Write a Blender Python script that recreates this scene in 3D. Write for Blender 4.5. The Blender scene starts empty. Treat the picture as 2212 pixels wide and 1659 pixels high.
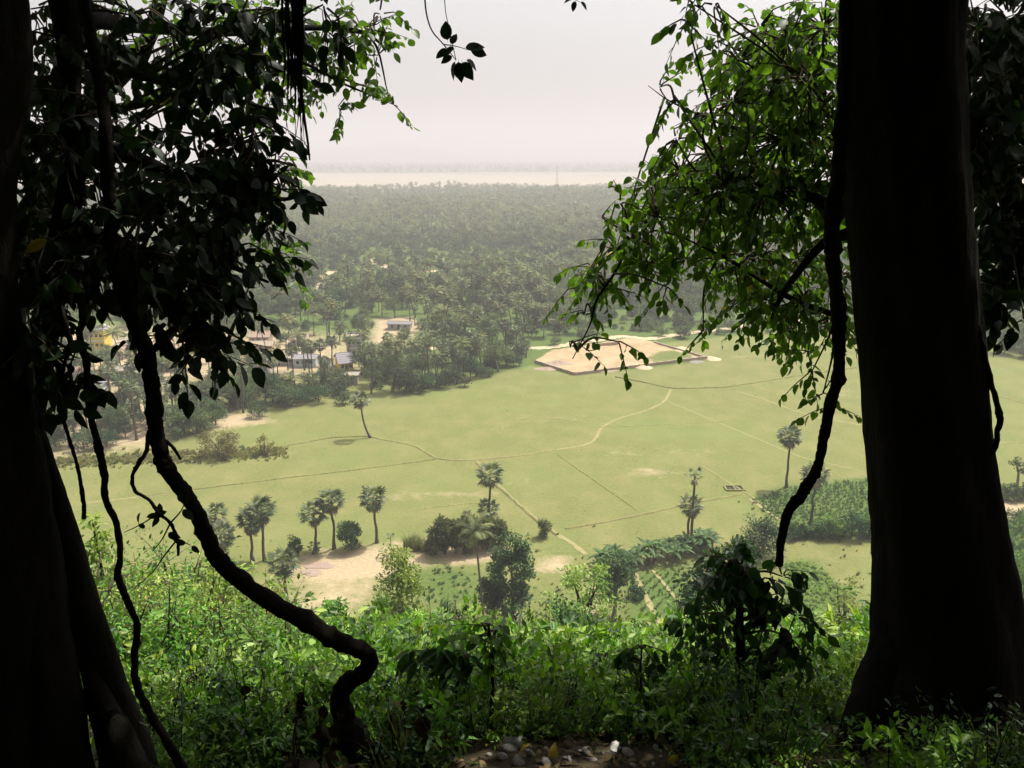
import bpy, math, random
import numpy as np
from mathutils import Matrix, Vector

# ------------------------------------------------------------------ camera, sky, sun, exposure
sc = bpy.context.scene
F, CX, CY = 1840.5, 1106.0, 829.5          # focal length and centre in photograph pixels (2212 wide)
PITCH = math.radians(14.98)
CAMZ = 60.0
cam = bpy.data.cameras.new('camera')
cam.sensor_width = 36.0
cam.lens = 36.0 * F / 2212.0
cam.clip_start = 0.05
cam.clip_end = 60000.0
camo = bpy.data.objects.new('camera', cam)
sc.collection.objects.link(camo)
camo.location = (0, 0, CAMZ)
camo.rotation_euler = (math.pi / 2 - PITCH, 0, 0)
sc.camera = camo

SUN = Vector((0.36, 0.30, 0.88)).normalized()      # towards the sun: high, ahead and to the right
SUN_EL = math.asin(SUN.z)
world = bpy.data.worlds.new('World')
sc.world = world
world.use_nodes = True
wn = world.node_tree.nodes
wl = world.node_tree.links
bg = wn['Background']
sky = wn.new('ShaderNodeTexSky')
sky.sky_type = 'NISHITA'
sky.sun_disc = False
sky.sun_elevation = SUN_EL
sky.sun_rotation = math.atan2(SUN.x, SUN.y)
sky.altitude = 50
sky.air_density = 1.0
sky.dust_density = 6.0
sky.ozone_density = 1.0
hsv = wn.new('ShaderNodeHueSaturation')
hsv.inputs['Saturation'].default_value = 0.25
wl.new(sky.outputs[0], hsv.inputs['Color'])
wl.new(hsv.outputs[0], bg.inputs['Color'])
bg.inputs['Strength'].default_value = 0.15

sl = bpy.data.lights.new('sun', 'SUN')
sl.energy = 4.6
sl.angle = math.radians(0.5)
sl.color = (1.0, 0.95, 0.85)
so = bpy.data.objects.new('sun', sl)
sc.collection.objects.link(so)
so.rotation_euler = SUN.to_track_quat('Z', 'Y').to_euler()
so.location = (0, 0, 120)

vs = sc.view_settings
vs.view_transform = 'Standard'
vs.look = 'None'
vs.exposure = 0.40
vs.gamma = 1.0
sc.cycles.volume_bounces = 0
sc.cycles.max_bounces = 5
sc.cycles.use_adaptive_sampling = True
sc.cycles.adaptive_threshold = .02
sc.cycles.adaptive_min_samples = 10
sc.cycles.diffuse_bounces = 3
sc.cycles.glossy_bounces = 2
sc.cycles.transmission_bounces = 4
sc.cycles.transparent_max_bounces = 4
sc.cycles.use_denoising = True

C = sc.collection
PI = math.pi
ct, st = math.cos(PITCH), math.sin(PITCH)

# ------------------------------------------------------------------ helpers: projection and terrain
def ray(x, y):
    a, b = (x - CX) / F, (CY - y) / F
    return np.array([a, ct + b * st, -st + b * ct])

def W(x, y, Y):
    r = ray(x, y)
    return np.array([0, 0, CAMZ]) + r * (Y / r[1])

def softplus(v, s):
    return s * np.logaddexp(0, v / s)

def H(x, y):
    x = np.asarray(x, float); y = np.asarray(y, float)
    z = np.where(y < -1, 58.75 + 0.75 * np.minimum(-1 - y, 60), np.where(y < 4, 58.4 - 0.35 * y, 57.0 - 0.70 * (y - 4)))
    bump = 0.35 * np.sin(x * .53 + 1.3 * np.sin(y * .21)) * np.sin(y * .37 + x * .11) + .5 * np.sin(x * .13 + y * .09)
    w = np.clip((y - 6) / 6, 0, 1) * np.clip((80 - y) / 15, 0, 1)
    z = z + bump * w
    return softplus(z, 2.2) - 0.0

def G(x, y):
    """where the line of sight through a photograph pixel meets the ground"""
    r = ray(x, y)
    t0 = 60.0 / -r[2] if r[2] < 0 else 9000
    lo = 3.0
    ts = np.linspace(lo, t0, 500)
    p = np.array([0, 0, CAMZ]) + ts[:, None] * r
    d = p[:, 2] - H(p[:, 0], p[:, 1])
    k = np.where(d <= 0)[0]
    i = k[0] if len(k) else len(ts) - 1
    a, b = ts[max(i - 1, 0)], ts[i]
    for _ in range(25):
        m = (a + b) / 2
        q = np.array([0, 0, CAMZ]) + m * r
        if q[2] - float(H(q[0], q[1])) > 0: a = m
        else: b = m
    q = np.array([0, 0, CAMZ]) + b * r
    return q

def height_at(base, ytop):
    """metres from a ground point up to the photograph row ytop at that distance"""
    b = (CY - ytop) / F
    k = (-st + b * ct) / (ct + b * st)
    return CAMZ + base[1] * k - base[2]

def proj(P):
    P = np.asarray(P, float)
    d = P - np.array([0, 0, CAMZ])
    f = d[..., 1] * ct - d[..., 2] * st
    u = d[..., 1] * st + d[..., 2] * ct
    return np.stack([CX + F * d[..., 0] / f, CY - F * u / f, f], -1)

# ------------------------------------------------------------------ helpers: meshes
class MB:
    """collects vertex/face arrays (triangles and quads) with a material slot and a tint each"""
    def __init__(self): self.v = []; self.f = []; self.n = 0; self.t = []
    def add(self, V, Fc, mat=0, tint=0.5):
        V = np.asarray(V, float).reshape(-1, 3); Fc = np.asarray(Fc, int)
        self.v.append(V); self.f.append((Fc + self.n, mat)); self.n += len(V)
        t = np.asarray(tint, float)
        self.t.append(np.broadcast_to(t, (len(V),)) if t.ndim == 0 else t)
        return self
    def mesh(self, name, mats, smooth=True):
        me = bpy.data.meshes.new(name)
        V = np.concatenate(self.v)
        me.vertices.add(len(V)); me.vertices.foreach_set('co', V.astype(np.float32).ravel())
        nl = sum(f.size for f, _ in self.f); nf = sum(len(f) for f, _ in self.f)
        me.loops.add(nl); me.polygons.add(nf)
        me.loops.foreach_set('vertex_index', np.concatenate([f.ravel() for f, _ in self.f]).astype(np.int32))
        cnt = np.concatenate([np.full(len(f), f.shape[1]) for f, _ in self.f])
        stt = np.concatenate([[0], np.cumsum(cnt)[:-1]])
        me.polygons.foreach_set('loop_start', stt.astype(np.int32))
        me.polygons.foreach_set('material_index', np.concatenate([np.full(len(f), m) for f, m in self.f]).astype(np.int32))
        me.polygons.foreach_set('use_smooth', np.full(nf, bool(smooth)))
        for m in mats: me.materials.append(m)
        a = me.attributes.new('tint', 'FLOAT', 'POINT')
        a.data.foreach_set('value', np.concatenate(self.t).astype(np.float32))
        me.update(calc_edges=True)
        return me

def obj(name, me, parent=None, loc=None, mat4=None):
    o = bpy.data.objects.new(name, me); C.objects.link(o)
    if parent is not None: o.parent = parent
    if loc is not None: o.location = Vector(loc)
    if mat4 is not None: o.matrix_local = mat4
    return o

def tag(o, label, cat, group=None):
    o['label'] = label; o['category'] = cat
    if group: o['group'] = group
    return o

def thing(name, label, cat, loc, rz=0, group=None, s=1.0):
    o = obj(name, None, None, loc)
    o.rotation_euler = (0, 0, rz); o.scale = (s, s, s)
    o.empty_display_size = .2
    return tag(o, label, cat, group)

def struct(o, kind='structure'):
    o['kind'] = kind; return o

def norm(a): return a / np.maximum(np.linalg.norm(a, axis=-1, keepdims=True), 1e-9)

def frames(d, n):
    """rotation matrices whose Y axis is d and whose Z axis is close to n"""
    d = norm(d); x = norm(np.cross(d, n)); z = np.cross(x, d)
    return np.stack([x, d, z], -1)

def bake(tv, tf, P, R, S):
    K = len(P); S = np.broadcast_to(np.asarray(S, float).reshape(-1, 1, 1) if np.ndim(S) else np.full((1, 1, 1), S), (K, 1, 1))
    V = np.einsum('kij,nj->kni', R, tv) * S + P[:, None, :]
    Fc = (tf[None] + (np.arange(K) * len(tv))[:, None, None]).reshape(-1, tf.shape[1])
    return V.reshape(-1, 3), Fc

def smooth_path(P, R, k=5):
    P = np.asarray(P, float); R = np.asarray(R, float)
    Q = np.vstack([2 * P[0] - P[1], P, 2 * P[-1] - P[-2]]); out = []; ro = []
    for i in range(1, len(Q) - 2):
        for t in np.linspace(0, 1, k, endpoint=False):
            a, b, c, d = Q[i - 1], Q[i], Q[i + 1], Q[i + 2]
            out.append(.5 * (2 * b + (c - a) * t + (2 * a - 5 * b + 4 * c - d) * t * t + (3 * b - a - 3 * c + d) * t ** 3))
            ro.append(R[i - 1] * (1 - t) + R[i] * t)
    out.append(P[-1]); ro.append(R[-1])
    return np.array(out), np.array(ro)

def tube(P, R, n=8, wob=0.0, seed=0, lobes=0, lobe_amp=0.0, twist=0.0):
    P = np.asarray(P, float); R = np.broadcast_to(np.asarray(R, float), (len(P),))
    T = norm(np.gradient(P, axis=0)); u = np.cross(T[0], [0.3, 1, 0.2]); u /= np.linalg.norm(u)
    rg = np.random.default_rng(seed); rings = []
    th = np.linspace(0, 2 * PI, n, endpoint=False)
    s = np.concatenate([[0], np.cumsum(np.linalg.norm(np.diff(P, axis=0), axis=1))])
    ph = rg.uniform(0, 6.3, 8)
    for i in range(len(P)):
        u = u - T[i] * u.dot(T[i]); u /= np.linalg.norm(u); v = np.cross(T[i], u)
        r = np.full(n, R[i])
        if wob: r = r * (1 + wob * (np.sin(th * 2 + ph[0] + s[i] / max(R.max(), 1e-3) * .55) * .5 + np.sin(th * 3 + ph[1] - s[i] / max(R.max(), 1e-3) * .9) * .4 + np.sin(th + s[i] / max(R.max(), 1e-3) * 1.7 + ph[2]) * .5) + wob * .4 * rg.normal(0, 1, n))
        if lobes: r = r * (1 + lobe_amp * (np.abs(np.sin((th + twist * s[i]) * lobes / 2 + ph[3])) - .6 + .35 * np.sin(th * 2 + ph[4] + s[i])))
        rings.append(P[i] + np.cos(th)[:, None] * u * r[:, None] + np.sin(th)[:, None] * v * r[:, None])
    V = np.concatenate(rings + [P[:1], P[-1:]])
    m = len(P); q = []
    i = np.arange(n); j = (i + 1) % n
    for k in range(m - 1): q.append(np.stack([k * n + i, k * n + j, (k + 1) * n + j, (k + 1) * n + i], 1))
    Q = np.concatenate(q)
    caps = np.concatenate([np.stack([j, i, np.full(n, m * n)], 1), np.stack([(m - 1) * n + i, (m - 1) * n + j, np.full(n, m * n + 1)], 1)])
    return V, Q, caps

def add_tube(mb, P, R, n=8, mat=0, tint=.5, k=0, **kw):
    P = np.asarray(P, float); R = np.broadcast_to(np.asarray(R, float), (len(P),))
    if k: P, R = smooth_path(P, R, k)
    V, Q, cp = tube(P, R, n, **kw)
    mb.add(V, Q, mat, tint); mb.f.append((cp + mb.n - len(V), mat))
    return mb

BOXF = np.array([[0, 3, 2, 1], [4, 5, 6, 7], [0, 1, 5, 4], [1, 2, 6, 5], [2, 3, 7, 6], [3, 0, 4, 7]])
def box(mb, c, d, rz=0, mat=0, tint=.5):
    c = np.asarray(c, float); x, y, z = np.asarray(d, float) / 2
    V = np.array([[-x, -y, -z], [x, -y, -z], [x, y, -z], [-x, y, -z], [-x, -y, z], [x, -y, z], [x, y, z], [-x, y, z]])
    R = np.array([[math.cos(rz), -math.sin(rz), 0], [math.sin(rz), math.cos(rz), 0], [0, 0, 1]])
    mb.add(V @ R.T + c, BOXF, mat, tint); return mb

# ------------------------------------------------------------------ materials
def new_mat(name):
    m = bpy.data.materials.new(name); m.use_nodes = True
    nt = m.node_tree; nt.nodes.clear()
    return m, nt, nt.nodes, nt.links

def ramp_mix(nt, fac, a, b):
    n = nt.nodes.new('ShaderNodeMix'); n.data_type = 'RGBA'
    nt.links.new(fac, n.inputs[0])
    for s, v in ((6, a), (7, b)):
        if isinstance(v, tuple): n.inputs[s].default_value = (*v, 1)
        else: nt.links.new(v, n.inputs[s])
    return n.outputs[2]

def leaf_mat(name, dark, light, trans=0.3, tcol=None, rough=.45, spec=.35, extra=None, vary=True):
    m, nt, N, L = new_mat(name)
    at = N.new('ShaderNodeAttribute'); at.attribute_name = 'tint'
    col = ramp_mix(nt, at.outputs['Fac'], dark, light)
    if extra:                                      # odd yellowed leaves: tint above 1
        gt = N.new('ShaderNodeMath'); gt.operation = 'GREATER_THAN'; gt.inputs[1].default_value = 1.01
        L.new(at.outputs['Fac'], gt.inputs[0]); col = ramp_mix(nt, gt.outputs[0], col, extra)
    nz = N.new('ShaderNodeTexNoise'); nz.inputs['Scale'].default_value = 9; nz.inputs['Detail'].default_value = 3
    tc = N.new('ShaderNodeTexCoord'); L.new(tc.outputs['Object'], nz.inputs['Vector'])
    hs = N.new('ShaderNodeHueSaturation'); L.new(col, hs.inputs['Color'])
    mr = N.new('ShaderNodeMapRange'); mr.inputs[3].default_value = .75; mr.inputs[4].default_value = 1.25
    L.new(nz.outputs[0], mr.inputs[0])
    oi = N.new('ShaderNodeObjectInfo'); ov = N.new('ShaderNodeMapRange'); ov.inputs[3].default_value = .62 if vary else 1.0; ov.inputs[4].default_value = 1.35 if vary else 1.0; L.new(oi.outputs['Random'], ov.inputs[0])
    ml = N.new('ShaderNodeMath'); ml.operation = 'MULTIPLY'; L.new(mr.outputs[0], ml.inputs[0]); L.new(ov.outputs[0], ml.inputs[1]); L.new(ml.outputs[0], hs.inputs['Value'])
    sh = N.new('ShaderNodeMath'); sh.operation = 'MULTIPLY'; sh.inputs[1].default_value = 7.31; L.new(oi.outputs['Random'], sh.inputs[0])
    fr = N.new('ShaderNodeMath'); fr.operation = 'FRACT'; L.new(sh.outputs[0], fr.inputs[0])
    ohu = N.new('ShaderNodeMapRange'); ohu.inputs[3].default_value = .486 if vary else .498; ohu.inputs[4].default_value = .522 if vary else .498; L.new(fr.outputs[0], ohu.inputs[0]); L.new(ohu.outputs[0], hs.inputs['Hue'])
    p = N.new('ShaderNodeBsdfPrincipled'); p.inputs['Roughness'].default_value = rough
    p.inputs['Specular IOR Level'].default_value = spec
    L.new(hs.outputs[0], p.inputs['Base Color'])
    out = N.new('ShaderNodeOutputMaterial')
    if trans > 0:
        t = N.new('ShaderNodeBsdfTranslucent')
        mx = N.new('ShaderNodeMix'); mx.data_type = 'RGBA'; mx.blend_type = 'MULTIPLY'; mx.inputs[0].default_value = 1
        L.new(hs.outputs[0], mx.inputs[6]); mx.inputs[7].default_value = (*(tcol or (1.5, 1.7, .6)), 1)
        L.new(mx.outputs[2], t.inputs['Color'])
        ms = N.new('ShaderNodeMixShader'); ms.inputs[0].default_value = trans
        L.new(p.outputs[0], ms.inputs[1]); L.new(t.outputs[0], ms.inputs[2]); L.new(ms.outputs[0], out.inputs['Surface'])
    else: L.new(p.outputs[0], out.inputs['Surface'])
    return m

def rough_mat(name, a, b, scale=4, rough=.85, bump=.3, dist=.02, spec=.2, c=None, cscale=.6, stretch=None):
    m, nt, N, L = new_mat(name)
    tc = N.new('ShaderNodeTexCoord'); vec = tc.outputs['Object']
    if stretch:
        mp = N.new('ShaderNodeMapping'); mp.inputs['Scale'].default_value = stretch; L.new(vec, mp.inputs[0]); vec = mp.outputs[0]
    nz = N.new('ShaderNodeTexNoise'); nz.inputs['Scale'].default_value = scale; nz.inputs['Detail'].default_value = 7; nz.inputs['Roughness'].default_value = .65
    L.new(vec, nz.inputs['Vector'])
    rp = N.new('ShaderNodeMapRange'); rp.inputs[1].default_value = .3; rp.inputs[2].default_value = .7; L.new(nz.outputs[0], rp.inputs[0])
    col = ramp_mix(nt, rp.outputs[0], a, b)
    if c:
        n2 = N.new('ShaderNodeTexNoise'); n2.inputs['Scale'].default_value = cscale; n2.inputs['Detail'].default_value = 4; L.new(tc.outputs['Object'], n2.inputs['Vector'])
        r2 = N.new('ShaderNodeMapRange'); r2.inputs[1].default_value = .48; r2.inputs[2].default_value = .66; L.new(n2.outputs[0], r2.inputs[0])
        col = ramp_mix(nt, r2.outputs[0], col, c)
    p = N.new('ShaderNodeBsdfPrincipled'); p.inputs['Roughness'].default_value = rough; p.inputs['Specular IOR Level'].default_value = spec
    L.new(col, p.inputs['Base Color'])
    if bump:
        bp = N.new('ShaderNodeBump'); bp.inputs['Strength'].default_value = bump; bp.inputs['Distance'].default_value = dist
        L.new(nz.outputs[0], bp.inputs['Height']); L.new(bp.outputs[0], p.inputs['Normal'])
    out = N.new('ShaderNodeOutputMaterial'); L.new(p.outputs[0], out.inputs['Surface'])
    return m

M = {}
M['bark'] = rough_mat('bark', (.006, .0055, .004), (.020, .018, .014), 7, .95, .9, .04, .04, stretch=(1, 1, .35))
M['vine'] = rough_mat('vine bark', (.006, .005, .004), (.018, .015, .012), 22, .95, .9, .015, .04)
M['twig'] = rough_mat('twig bark', (.05, .042, .03), (.11, .09, .06), 30, .9, .3, .004, .1)
M['trunk'] = rough_mat('pale tree trunk', (.11, .09, .07), (.22, .19, .15), 5, .9, .5, .03, .1)
M['palm_trunk'] = rough_mat('palm trunk', (.055, .048, .042), (.13, .115, .10), 6, .9, .6, .03, .1, stretch=(1, 1, 3))
M['fig'] = leaf_mat('fig leaf', (.026, .056, .014), (.100, .175, .034), .50, (2.2, 2.5, .6), .40, .4, (.42, .30, .03), False)
M['figdark'] = leaf_mat('shade-darkened fig leaf', (.010, .020, .009), (.024, .048, .015), .12, (1.3, 1.9, .5), .55, .2, (.30, .22, .03), False)  # fig leaf colour lowered to stand in for the crown's shade
M['figback'] = leaf_mat('back fig leaf', (.030, .062, .016), (.085, .150, .034), .45, (2.0, 2.2, .6), .42, .35, (.30, .22, .03), False)
M['scrub'] = leaf_mat('scrub leaf', (.024, .072, .010), (.180, .310, .038), .28, (1.5, 1.9, .40), .45, .3, (.30, .20, .06))
M['bright'] = leaf_mat('broad pale scrub leaf', (.090, .180, .020), (.360, .480, .090), .28, (1.5, 1.7, .5), .42, .35, (.30, .25, .06))
M['mango'] = leaf_mat('dark tree leaf', (.015, .040, .013), (.048, .098, .026), .25, (1.5, 1.9, .5), .5, .25)
M['tree'] = leaf_mat('tree leaf', (.020, .048, .014), (.120, .175, .050), .24, None, .5, .25)
M['treegrey'] = leaf_mat('dry season tree leaf', (.034, .054, .020), (.140, .175, .062), .24, None, .55, .2)
M['lime'] = leaf_mat('young lime green leaf', (.085, .120, .018), (.200, .230, .040), .4, (1.3, 1.4, .4), .5, .3)
M['fan'] = leaf_mat('fan palm leaf', (.034, .062, .022), (.190, .215, .105), .16, None, .48, .3, (.21, .165, .10))
M['coco'] = leaf_mat('coconut frond', (.040, .062, .018), (.205, .210, .080), .26, None, .5, .25, (.22, .16, .08))
M['banana'] = leaf_mat('banana leaf', (.028, .075, .018), (.090, .160, .040), .3, None, .5, .2)
M['reed'] = leaf_mat('tall grass blade', (.060, .085, .032), (.200, .210, .095), .3, None, .55, .3)
M['straw'] = leaf_mat('dry straw grass', (.170, .150, .060), (.340, .300, .130), .3, None, .6, .2)
M['crop'] = leaf_mat('crop leaf', (.032, .085, .022), (.095, .170, .044), .3, None, .55, .2)
M['dead'] = leaf_mat('dead leaf', (.018, .012, .008), (.060, .036, .018), .1, (1.3, 1., .6), .8, .1)
M['litter'] = leaf_mat('fallen leaf', (.045, .028, .012), (.20, .13, .06), .1, None, .7, .2, (.55, .33, .05))

def ground_mat():
    m, nt, N, L = new_mat('ground')
    def attr(n):
        a = N.new('ShaderNodeAttribute'); a.attribute_name = n; return a.outputs['Fac']
    tc = N.new('ShaderNodeTexCoord')
    def noise(s, d=6, r=.6, w=(1, 1, 1)):
        mp = N.new('ShaderNodeMapping'); mp.inputs['Scale'].default_value = w; L.new(tc.outputs['Object'], mp.inputs[0])
        n = N.new('ShaderNodeTexNoise'); n.inputs['Scale'].default_value = s; n.inputs['Detail'].default_value = d; n.inputs['Roughness'].default_value = r
        L.new(mp.outputs[0], n.inputs['Vector']); return n.outputs[0]
    def rng(v, a, b, c=0, d=1):
        r = N.new('ShaderNodeMapRange'); r.inputs[1].default_value = a; r.inputs[2].default_value = b; r.inputs[3].default_value = c; r.inputs[4].default_value = d
        L.new(v, r.inputs[0]); return r.outputs[0]
    def mth(op, a, b):
        n = N.new('ShaderNodeMath'); n.operation = op; n.use_clamp = True
        for i, v in enumerate((a, b)):
            if isinstance(v, (int, float)): n.inputs[i].default_value = v
            else: L.new(v, n.inputs[i])
        return n.outputs[0]
    fine, mid, big = noise(1.6, 8, .7), noise(.16, 6, .6, (1, .7, 1)), noise(.022, 5, .55, (1, 1.4, 1))
    grass = ramp_mix(nt, rng(fine, .3, .7), (.120, .140, .043), (.190, .198, .068))
    grass = ramp_mix(nt, rng(mid, .42, .72, 0, .6), grass, (.250, .222, .092))
    grass = ramp_mix(nt, rng(big, .46, .66, 0, .55), grass, (.160, .200, .058))
    tuft = rng(noise(.9, 4, .55, (.35, 1.8, 1)), .60, .74, 0, .7)
    grass = ramp_mix(nt, tuft, grass, (.115, .145, .045))
    lush = ramp_mix(nt, rng(fine, .3, .7), (.050, .095, .022), (.125, .165, .042))
    dirt = ramp_mix(nt, rng(fine, .25, .75), (.310, .235, .140), (.490, .395, .250))
    sand = ramp_mix(nt, rng(mid, .3, .7), (.310, .225, .125), (.440, .340, .205))
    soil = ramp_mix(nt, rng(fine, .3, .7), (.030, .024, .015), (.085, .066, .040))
    def soft(a, w=.28):
        return rng(mth('ADD', a, mth('MULTIPLY', rng(mid, .3, .7, -1, 1), 0)), .5 - w, .5 + w)
    def blend(base, nm, col):
        a = N.new('ShaderNodeMath'); a.operation = 'ADD'; L.new(attr(nm), a.inputs[0])
        k = N.new('ShaderNodeMapRange'); k.clamp = False; k.inputs[1].default_value = .3; k.inputs[2].default_value = .7; k.inputs[3].default_value = -.22; k.inputs[4].default_value = .22
        L.new(noise(.5, 7, .65), k.inputs[0]); L.new(k.outputs[0], a.inputs[1])
        return ramp_mix(nt, rng(a.outputs[0], .25, .75), base, col)
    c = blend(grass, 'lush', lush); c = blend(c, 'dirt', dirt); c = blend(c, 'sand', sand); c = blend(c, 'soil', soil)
    p = N.new('ShaderNodeBsdfPrincipled'); p.inputs['Roughness'].default_value = .95; p.inputs['Specular IOR Level'].default_value = .08
    L.new(c, p.inputs['Base Color'])
    bp = N.new('ShaderNodeBump'); bp.inputs['Strength'].default_value = .55; bp.inputs['Distance'].default_value = .25
    L.new(fine, bp.inputs['Height']); L.new(bp.outputs[0], p.inputs['Normal'])
    out = N.new('ShaderNodeOutputMaterial'); L.new(p.outputs[0], out.inputs['Surface'])
    return m
M['ground'] = ground_mat()
M['path'] = rough_mat('trodden path', (.205, .195, .080), (.340, .300, .150), 1.3, .95, .2, .05, .05)
M['road'] = rough_mat('sandy track', (.40, .32, .20), (.55, .45, .30), .8, .95, .2, .05, .05)
M['bund'] = rough_mat('grassy bund', (.110, .125, .045), (.300, .275, .105), 2.2, .95, .5, .1, .05)
M['bundlight'] = rough_mat('dry grassy bund', (.170, .165, .065), (.310, .280, .125), 2.2, .95, .5, .1, .05)
M['sandbank'] = rough_mat('river sand', (.33, .28, .20), (.43, .37, .28), .01, .95, 0, .05, .05)
M['water'] = rough_mat('shallow water', (.20, .21, .20), (.26, .27, .25), .02, .25, 0)
M['hill'] = rough_mat('hazy hill', (.06, .07, .04), (.12, .11, .07), .01, .95, 0)
M['wallmud'] = rough_mat('brown block wall', (.33, .22, .15), (.46, .34, .24), 3, .95, .3, .03)
M['coping'] = rough_mat('pale wall coping', (.42, .36, .28), (.58, .50, .40), 3, .95, .2, .02)
M['rubble'] = rough_mat('rubble', (.22, .15, .11), (.42, .33, .26), 5, .95, .4, .03)
M['stone'] = rough_mat('stone', (.13, .12, .105), (.34, .32, .285), 14, .85, .5, .01)
M['paper'] = rough_mat('dirty scrap', (.45, .44, .42), (.72, .70, .66), 20, .7, .2, .003)

# ------------------------------------------------------------------ ground
def P2(pts):                 # photograph polygon -> plan polygon
    return np.array([G(x, y)[:2] for x, y in pts])

def inpoly(x, y, poly):
    r = np.zeros(np.shape(x), bool); j = len(poly) - 1
    for i in range(len(poly)):
        xi, yi = poly[i]; xj, yj = poly[j]
        c = ((yi > y) != (yj > y)) & (x < (xj - xi) * (y - yi) / (yj - yi + 1e-12) + xi)
        r ^= c; j = i
    return r

def dist_poly(x, y, poly, closed=True):
    d = np.full(np.shape(x), 1e9); n = len(poly)
    for i in range(n if closed else n - 1):
        a, b = poly[i], poly[(i + 1) % n]; ab = b - a
        t = np.clip(((x - a[0]) * ab[0] + (y - a[1]) * ab[1]) / (ab @ ab + 1e-12), 0, 1)
        d = np.minimum(d, np.hypot(x - a[0] - t * ab[0], y - a[1] - t * ab[1]))
    return d

def soft_poly(x, y, poly, w=2.5):
    s = np.where(inpoly(x, y, poly), 1, -1) * dist_poly(x, y, poly)
    return np.clip(.5 + s / (2 * w), 0, 1)

FIELD = P2([(110, 1002), (300, 990), (470, 955), (560, 918), (690, 885), (800, 860), (900, 853), (1000, 838), (1080, 808), (1150, 790), (1240, 815), (1530, 780), (1430, 742), (1560, 728), (1700, 718), (1850, 705), (2100, 740), (2400, 790),
            (2400, 1060), (1885, 1035), (1620, 1075), (1640, 1180), (1500, 1185), (1270, 1200), (1100, 1180), (880, 1180), (640, 1200), (450, 1240), (100, 1300), (-150, 1300), (-150, 1010)])
DIRT = [(P2(p), w) for p, w in [
    ([(640, 1255), (630, 1215), (700, 1195), (860, 1175), (960, 1180), (930, 1215), (830, 1245), (720, 1270)], 4),
    ([(650, 1360), (640, 1300), (720, 1255), (800, 1262), (740, 1330)], 7),
    ([(930, 1205), (950, 1180), (1090, 1180), (1085, 1205), (990, 1222)], 2),
    ([(1165, 1235), (1170, 1208), (1225, 1205), (1230, 1232)], 2.5),
    ([(1260, 1335), (1265, 1270), (1290, 1270), (1290, 1340)], 2),
    ([(800, 742), (812, 690), (885, 684), (915, 705), (870, 742)], 5),
    ([(130, 985), (150, 900), (240, 870), (380, 880), (330, 960)], 8),
    ([(440, 930), (480, 895), (560, 890), (580, 912), (490, 925)], 4),
    ([(90, 870), (60, 715), (420, 705), (770, 735), (760, 805), (420, 830)], 26),
    ([(1330, 1420), (1380, 1355), (1480, 1360), (1480, 1430)], 5),
    ([(2140, 1120), (2140, 1085), (2400, 1075), (2400, 1110)], 3),
    ([(1830, 640), (1840, 560), (2300, 590), (2300, 650)], 14),
    ([(1370, 620), (1400, 600), (1700, 580), (1700, 600)], 8),
]]
LUSH = [(P2(p), w) for p, w in [
    ([(1620, 1080), (1700, 1050), (1885, 1030), (2000, 1030), (2000, 1165), (1750, 1160), (1660, 1120)], 2),
    ([(1690, 1310), (1690, 1210), (1760, 1215), (1840, 1290), (1800, 1330)], 3),
    ([(1340, 1240), (1480, 1215), (1500, 1350), (1400, 1370), (1350, 1330)], 3),
    ([(880, 1260), (920, 1225), (1010, 1225), (1060, 1290), (950, 1330)], 6),
    ([(2130, 1300), (2130, 1115), (2400, 1110), (2400, 1330)], 3),
]]
DRY = [((1400, 1020), 6, 3.5, .75), ((1345, 980), 6, 3, .5), ((960, 1068), 16, 2.2, .6), ((860, 1075), 9, 2, .5), ((1250, 905), 18, 6, .3), ((1480, 975), 14, 5, .3), ((1840, 850), 20, 10, .35), ((700, 1110), 10, 5, .2), ((1100, 1040), 10, 4, .25), ((1430, 1020), 4, 2, .4)]
DRYP = [(G(*p), a, b, k) for p, a, b, k in DRY]

def ground_attrs(X, Y):
    at = {k: np.zeros_like(X) for k in ('lush', 'dirt', 'sand', 'soil')}
    near = (Y > 75) & (Y < 700)
    fld = soft_poly(X, Y, FIELD, 2)
    for poly, w in DIRT: at['dirt'] = np.maximum(at['dirt'], soft_poly(X, Y, poly, w))
    for (p, a, b, k) in DRYP: at['dirt'] = np.maximum(at['dirt'], (k * .5 + .1) * np.exp(-((X - p[0]) / a) ** 2 - ((Y - p[1]) / b) ** 2))
    for poly, w in LUSH: at['lush'] = np.maximum(at['lush'], soft_poly(X, Y, poly, w))
    strip = np.clip((125 - Y) / 20, 0, 1) * (1 - fld) * .42
    at['lush'] = np.maximum(at['lush'], strip)
    at['lush'] = np.maximum(at['lush'], np.clip((Y - 215) / 30, 0, 1) * (1 - fld) * .85)
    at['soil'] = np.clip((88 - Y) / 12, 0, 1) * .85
    return at

def grid_mesh(name, xs, ys, zfun, mats, keep=None):
    X, Y = np.meshgrid(xs, ys); Z = zfun(X, Y)
    nx, ny = len(xs), len(ys)
    idx = np.arange(nx * ny).reshape(ny, nx)
    Q = np.stack([idx[:-1, :-1], idx[:-1, 1:], idx[1:, 1:], idx[1:, :-1]], -1).reshape(-1, 4)
    V = np.stack([X, Y, Z], -1).reshape(-1, 3)
    if keep is not None:
        cc = V[Q].mean(1); Q = Q[keep(cc[:, 0], cc[:, 1])]
        used, inv = np.unique(Q, return_inverse=True); V = V[used]; Q = inv.reshape(Q.shape)
    mb = MB().add(V, Q)
    me = mb.mesh(name, mats)
    for k, a in ground_attrs(V[:, 0], V[:, 1]).items():
        t = me.attributes.new(k, 'FLOAT', 'POINT'); t.data.foreach_set('value', a.astype(np.float32))
    return me

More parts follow.
